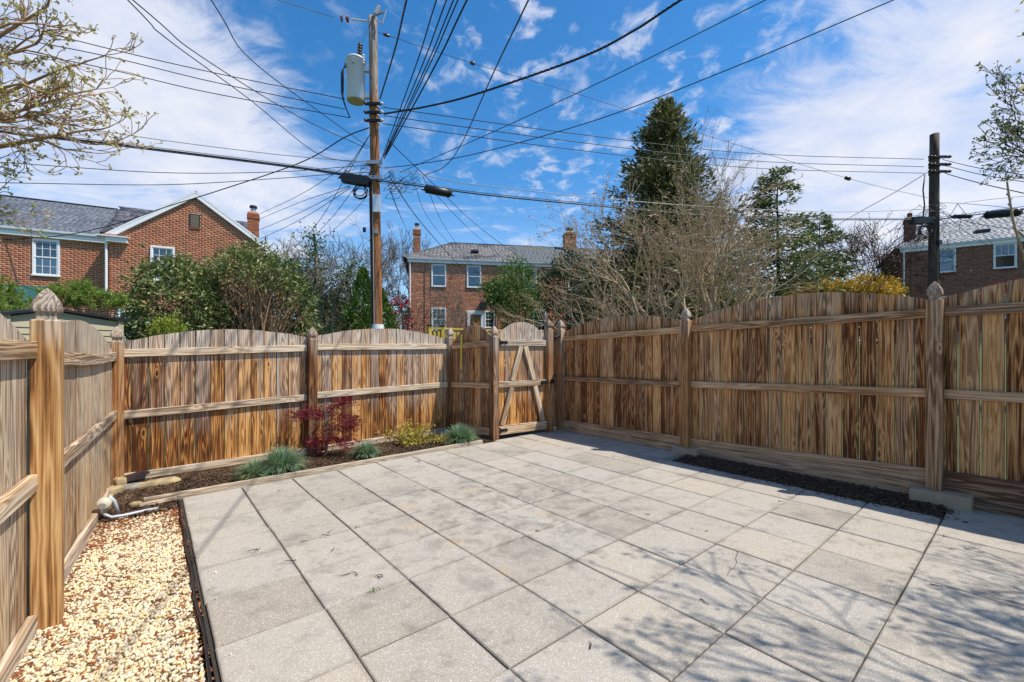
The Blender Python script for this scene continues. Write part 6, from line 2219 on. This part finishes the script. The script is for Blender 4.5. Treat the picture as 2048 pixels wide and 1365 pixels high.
def column(name, label, c, H, r, n, mat):
    root = empty(name, c)
    tag(root, label, 'conifer')
    t = RNG.random(n) ** 1.15
    az = RNG.random(n) * 6.283
    prof = np.clip(np.minimum(1, (1 - t) * 2.1) ** .75 * (.86 + .14 * np.minimum(1, t * 6)), .03, 1)
    cl = 1 + .16 * np.sin(az * 5 + t * 31) + .10 * np.sin(az * 3 - t * 17)
    rr_ = r * prof * cl * RNG.uniform(.62, 1.04, n)
    P_ = np.stack([c[0] + np.cos(az) * rr_, c[1] + np.sin(az) * rr_, c[2] + H * t], 1)
    D = np.stack([np.cos(az) * .6, np.sin(az) * .6, np.full(n, .9)], 1) + RNG.normal(size=(n, 3)) * .35
    tubes_obj('trunk', [([tuple(c), tuple(Vector(c) + Vector((0, 0, H * .5))), tuple(Vector(c) + Vector((0, 0, H * .93)))], [.07, .05, .01])], M_barkd, root, 6)
    leaves_obj('foliage', P_, D, RNG.uniform(.08, .17, n), RNG.uniform(.04, .075, n), mat, root)
    return root


c = at(727, 690, 14.2)
column('arborvitae', 'bright green columnar arborvitae just left of the transformer pole', (c.x, c.y, .3), 3.75, .56, 5200, M_arb)
c = at(758, 690, 15.2)
column('arborvitae', 'second columnar arborvitae half hidden behind the transformer pole', (c.x, c.y, .4), 3.2, .62, 5200, M_arb)
c = at(800, 640, 21)
cam_r = bush('camellia', 'red flowering camellia between the pole and the corner of the middle house', (c.x, c.y, 2.75), (.58, .6, 1.35), 110, 22, .10, .10, .05, M_hollyd, stems=8, base=.9)
pts, out = clump_cloud((c.x, c.y, 2.75), (.62, .64, 1.38), 190, 6, .045, .8)
leaves_obj('flowers', pts, out + RNG.normal(size=pts.shape) * .6, .085, .07, M_camr, cam_r)

for (u, v_, Y, rx, rz, mat, lb, L) in ((1035, 594, 21.5, 1.50, 1.85, M_holly, 'bright glossy green broadleaf shrub in front of the middle house, right of its door', .16),
                                       ((1140), 590, 19.0, 1.35, 1.95, M_hollyd, 'dark glossy evergreen shrub between the bright one and the tall evergreen', .15),
                                       (1215, 640, 21.0, 1.5, 1.5, M_cedar, 'low dark evergreen mass under the tall evergreen beyond the right fence', .16),
                                       (1335, 640, 20.5, 1.7, 1.6, M_cedar, 'low dark spreading evergreen right behind the bare many stemmed tree', .16),
                                       (1455, 628, 24.0, 1.3, 1.5, M_hem, 'yellow green evergreen shrub at the right foot of the tall evergreen', .16)):
    c = at(u, v_, Y)
    bush('evergreen_shrub', lb, (c.x, c.y, c.z), (rx, rx * .9, rz), int(150 * rx), 30, .20, L, L * .38, mat, shell=.35, stems=16, bark=M_barkd, base=.9)
c = at(985, 585, 21.8)
bush('evergreen_shrub', 'small bright evergreen sprig shrub at the left of the bright broadleaf', (c.x, c.y, c.z - .1), (.5, .5, .72), 50, 26, .15, .15, .06, M_holly, shell=.3, stems=8, bark=M_barkd, base=.9)

# bare trees in the distance
random.seed(77)
bt = [(640, 27, 5.2, .16, 'bare tangled tree left of the transformer pole', M_bark, None, 1.0, .02),
      (705, 30, 5.6, .17, 'bare reddish budding tree directly behind the transformer pole', M_bark, M_budr, 1.0, .02),
      (815, 33, 6.4, .17, 'slender bare tree rising beside the chimney of the middle house', M_bark, None, .75, .12),
      (790, 27, 3.6, .12, 'low bare tree between pole and middle house', M_bark, M_budr, 1.0, .0),
      (585, 30, 4.6, .12, 'bare upright twiggy tree behind the end of the gable', M_bark, None, .7, .12),
      (660, 24, 3.8, .14, 'leaning bare tree under the twiggy crowns left of the pole', M_bark, None, 1.1, -.01)]
for (u, Y, L, r, lb, bk, bd, sp, upv) in bt:
    b = at(u, 690, Y); b.z = 1.2
    bare_tree('bare_tree', lb, b, 2, L * .62, r * .8, 5, bk, kids=(3, 4), spread=.62 * sp, up=upv, wig=.17, shrink=(.58, .80), bud=bd, nbud=3, bsize=.07, lean=.22, start=.35, rmin=.009, sides=3)
b = at(1648, 690, 30); b.z = 1.4
bare_tree('bare_tree', 'spreading bare tree with rusty buds between the hemlocks and the right house', b, 4, 4.3, .17, 5, M_barkd, kids=(3, 4), spread=.55, up=.0, wig=.15, shrink=(.62, .82), bud=M_budr, nbud=3, bsize=.10, dirs=[(.80, -.1, .95), (.30, .1, 1.2), (1.0, .2, .75), (.6, .2, 1.1)], start=.3, rmin=.013, sides=3)
b = at(1490, 690, 31); b.z = 1.4
bare_tree('bare_tree', 'bare grey tree behind the right shoulder of the tall evergreen', b, 2, 5.4, .17, 5, M_bark, kids=(3, 4), spread=.5, up=.07, wig=.15, shrink=(.58, .78), dirs=[(.12, 0, 1), (-.1, .1, 1)], start=.35, rmin=.010, sides=3)

# ivy clad trunk left of the arborvitae
c = at(648, 690, 18); c.z = .5
iv = empty('ivy_tree', c)
tag(iv, 'ivy covered leaning trunks with hanging dead vines left of the arborvitae', 'tree')
polys, Cs = [], []
for (pp) in ([(648, 680), (640, 600), (634, 555), (632, 505), (628, 470)], [(665, 680), (668, 610), (690, 560), (705, 530)], [(655, 670), (690, 620), (700, 590), (690, 560)], [(650, 620), (610, 560), (600, 530)]):
    pts = [at(u, v_, 18 + random.uniform(-.3, .3)) for u, v_ in pp]
    s = spline(pts, 4)
    polys.append(([tuple(q) for q in s], list(np.linspace(.13, .05, len(s)))))
    for q in s:
        n = 75
        Cs.append(np.array(q)[None] + RNG.normal(size=(n, 3)) * np.array([.28, .3, .28]))
for k in range(170):
    a_ = at(random.uniform(605, 705), random.uniform(535, 600), 18 + random.uniform(-.7, .2))
    pts = [a_]
    d = Vector((random.gauss(0, .5), random.gauss(0, .3), random.uniform(-.3, .5)))
    for q in range(5):
        d = d * .7 + Vector((random.gauss(0, .22), random.gauss(0, .15), -.22))
        pts.append(pts[-1] + d * .32)
    polys.append(([tuple(q) for q in pts], [.012, .011, .010, .009, .008, .006]))
tubes_obj('trunk', polys, M_bark, iv, 4)
Cs = np.concatenate(Cs)
leaves_obj('ivy', Cs, RNG.normal(size=Cs.shape) + np.array([0, -.4, -.2]), RNG.uniform(.07, .13, len(Cs)), RNG.uniform(.05, .09, len(Cs)), M_ivy, iv)

# yellow flowering trees beyond the right fence
for (u, v_, Y, rx, rz, lb, nc) in ((1745, 590, 27, 1.75, 1.35, 'golden yellow flowering shrub beside the downspout of the right house', 210), (1650, 592, 28, 1.9, 1.2, 'golden yellow flowering shrub under the spreading bare tree', 150), (1590, 598, 29, 1.1, .85, 'small patch of yellow flowering shrub below the hemlock', 60)):
    c = at(u, v_, Y)
    bush('forsythia', lb, (c.x, c.y, c.z - .15), (rx, rx * .8, rz), nc * 2, 26, .17, .15, .10, M_fors, 'flowering shrub', shell=.25, stems=34, bark=M_barkd, base=1.2, up=.5)
for (u, v_, lb) in ((1990, 572, 'scarlet shrub top against the dark brick of the right house'), (2040, 566, 'second scarlet shrub at the right edge over the fence')):
    c = at(u, v_, 19)
    bush('red_shrub', lb, (c.x, c.y, c.z - .25), (.60, .5, .34), 34, 12, .10, .08, .04, M_redbud, shell=.6, stems=14, bark=M_barkd, base=1.4, up=.4)

# saplings in front of the middle house
for (u, Y, H, lb) in ((905, 24.5, 2.2, 'thin bare sapling in front of the brick left of the white door'), (922, 23.5, 1.5, 'small bare twiggy shrub between sapling and door')):
    b = at(u, 690, Y); b.z = 1.5
    bare_tree('bare_sapling', lb, b, 3, H * .75, .035, 3, M_bark, kids=(3, 4), spread=.6, up=.08, lean=.25, rmin=.007, sides=4, cat='sapling')
pp = [at(1168, 668, 8.9), at(1166, 640, 8.9), at(1161, 620, 8.9), at(1154, 604, 8.9), at(1149, 600, 8.9)]
pp[0].z = 0
wand = empty('dry_stalk', pp[0])
tag(wand, 'single pale dry stalk curving up over the right fence near the corner', 'stalk')
tubes_obj('stem', [([tuple(q) for q in pp], [.012, .011, .010, .008, .004])], M_barkw, wand, 5)
leaves_obj('leaf', npv([pp[-1]]), np.array([[-.8, 0, -.4]]), [.05], [.02], M_straw, wand)

# bare knobbly stem with three leaves at the right edge
pts = [at(2110, 640, 6.2), at(2068, 560, 6.1), at(2048, 512, 6.05), at(2034, 470, 6.0), at(2026, 440, 6.0), at(2021, 410, 6.0), at(2017, 385, 6.0), at(2014, 364, 6.0)]
st = empty('young_tree', (pts[0].x, pts[0].y, 0))
tag(st, 'pale knobbly stem with three leaves at its tip by the right edge', 'young tree')
s = [Vector((pts[0].x + .05, pts[0].y, 0))] + spline(pts, 5)
pol = [([tuple(q) for q in s], list(np.linspace(.017, .011, len(s))))]
for q in range(12):
    p = s[8 + q * 2 if 8 + q * 2 < len(s) else -1]
    pol.append(([tuple(p + Vector((.01 * (-1) ** q, 0, -.008))), tuple(p + Vector((.028 * (-1) ** q, 0, .008))), tuple(p + Vector((.034 * (-1) ** q, 0, .02)))], [.012, .010, .004]))
fork = at(2031, 459, 6.0)
pol.append(([tuple(fork), tuple(at(2044, 470, 6.0)), tuple(at(2062, 484, 6.0))], [.015, .014, .012]))
tubes_obj('stem', pol, M_barkw, st, 7)
tip = pts[-1]
leaves_obj('leaf', npv([tip, tip, tip]), np.array([[.15, -.1, 1], [1, 0, .55], [-1, .1, .12]]), [.10, .17, .17], [.05, .04, .03], M_dogg, st)


# flowering branches reaching in from trees beside the yard
def reach_tree(name, label, base, targets, r0, mat_b, mat_l, sub, lsize, nl, lev=3, tw=.6, rmin=.003, spread=.6, nmid=3, cat='tree', up=.03):
    root = empty(name, base)
    tag(root, label, cat)
    polys, tips = [], []
    b = Vector(base)
    hub = b + Vector((0, 0, targets[0][0].z * .45))
    polys.append(([tuple(b), tuple(b.lerp(hub, .5) + rv(.03)), tuple(hub)], [r0 * 1.25, r0 * 1.1, r0]))
    for e, n_ in targets:
        mids = [hub.lerp(e, t) + Vector((random.gauss(0, .08), random.gauss(0, .08), .28 * math.sin(math.pi * t))) for t in (.25, .5, .75)]
        s = spline([hub] + mids + [e], 3)
        polys.append(([tuple(q) for q in s], list(np.linspace(r0 * .55, .008, len(s)))))
        for k in range(n_):
            i = random.randint(int(len(s) * .35), len(s) - 1)
            d = (s[min(i + 1, len(s) - 1)] - s[max(i - 1, 0)]).normalized()
            side = d.cross(rv()).normalized()
            d = (d * .8 + side * random.uniform(.2, .9)).normalized()
            grow(polys, tips, s[i], d, tw * random.uniform(.5, 1.1), .010, 0, lev, 4, .2, up, sub, spread, (.5, .72), .5, .2, rmin)
    tubes_obj('trunk', polys, mat_b, root, 5)
    T = npv([p for p, d in tips]); Dd = npv([d for p, d in tips])
    n = len(T)
    T = np.repeat(T, nl, 0); Dn = np.repeat(Dd, nl, 0) * .55 + RNG.normal(size=(n * nl, 3)) * .75
    leaves_obj('blossom' if mat_l is M_dog else 'crown', T + RNG.normal(size=T.shape) * lsize * .25, Dn, RNG.uniform(.65, 1.2, len(T)) * lsize, RNG.uniform(.45, .8, len(T)) * lsize, mat_l, root)
    return root


random.seed(101)
dw = at(-330, 200, 3.9)
tg = [(at(165, 25, 3.7), 9), (at(95, 60, 3.5), 8), (at(140, 100, 3.8), 8), (at(190, 150, 3.8), 8), (at(120, 180, 3.4), 9), (at(170, 215, 3.7), 8), (at(225, 275, 3.8), 7), (at(120, 245, 3.6), 9), (at(30, 250, 3.5), 8), (at(20, 60, 3.9), 8), (at(60, 415, 3.9), 5), (at(20, 440, 3.8), 4)]
reach_tree('dogwood_tree', 'budding dogwood with cream green blossom reaching in at the upper left corner', (dw.x - .3, 3.7, 0), [(e_ + Vector((-.30, 0, .05)), int(n_ * 1.5)) for e_, n_ in tg], .09, M_barkr, M_dog, (3, 4), .034, 4, lev=2, tw=.36, rmin=.0028)
tt = at(2460, 330, 9.0)
tg = [(at(1990, 250, 8.8), 9), (at(1975, 300, 9.2), 8), (at(2010, 200, 9.0), 9), (at(2020, 330, 8.8), 9), (at(2060, 260, 9.0), 10), (at(2055, 170, 9.2), 9), (at(2050, 300, 8.6), 9), (at(2120, 220, 9.0), 8), (at(2120, 330, 9.0), 8)]
reach_tree('budding_tree', 'dark twigged tree with small new green leaves at the upper right edge', (tt.x, 9.0, 0), [(e_ + Vector((.42, 0, .1)), int(n_ * 1.6)) for e_, n_ in tg], .14, M_barkd, M_dogg, (3, 4), .065, 4, lev=2, tw=.62, rmin=.005)
# the tree by the house corner whose twigs shade the near right slabs
random.seed(9)
bare_tree('dogwood_tree', 'leafless dogwood beside the right fence, its twig shadows falling over the near right slabs', (6.12, .33, 0), 8, 1.9, .055, 4, M_barkw, kids=(4, 5), spread=.58, up=.06, wig=.15, shrink=(.52, .72), bud=M_dog, nbud=8, bsize=.05, dirs=[(-.60, .35, 1.3), (-.42, .40, 1.4), (-.80, .28, 1.2), (-.15, .38, 1.4), (-.5, .2, 1.4), (-.3, .25, 1.5), (-.7, .42, 1.25), (-.05, .2, 1.4)], start=.35, rmin=.006)
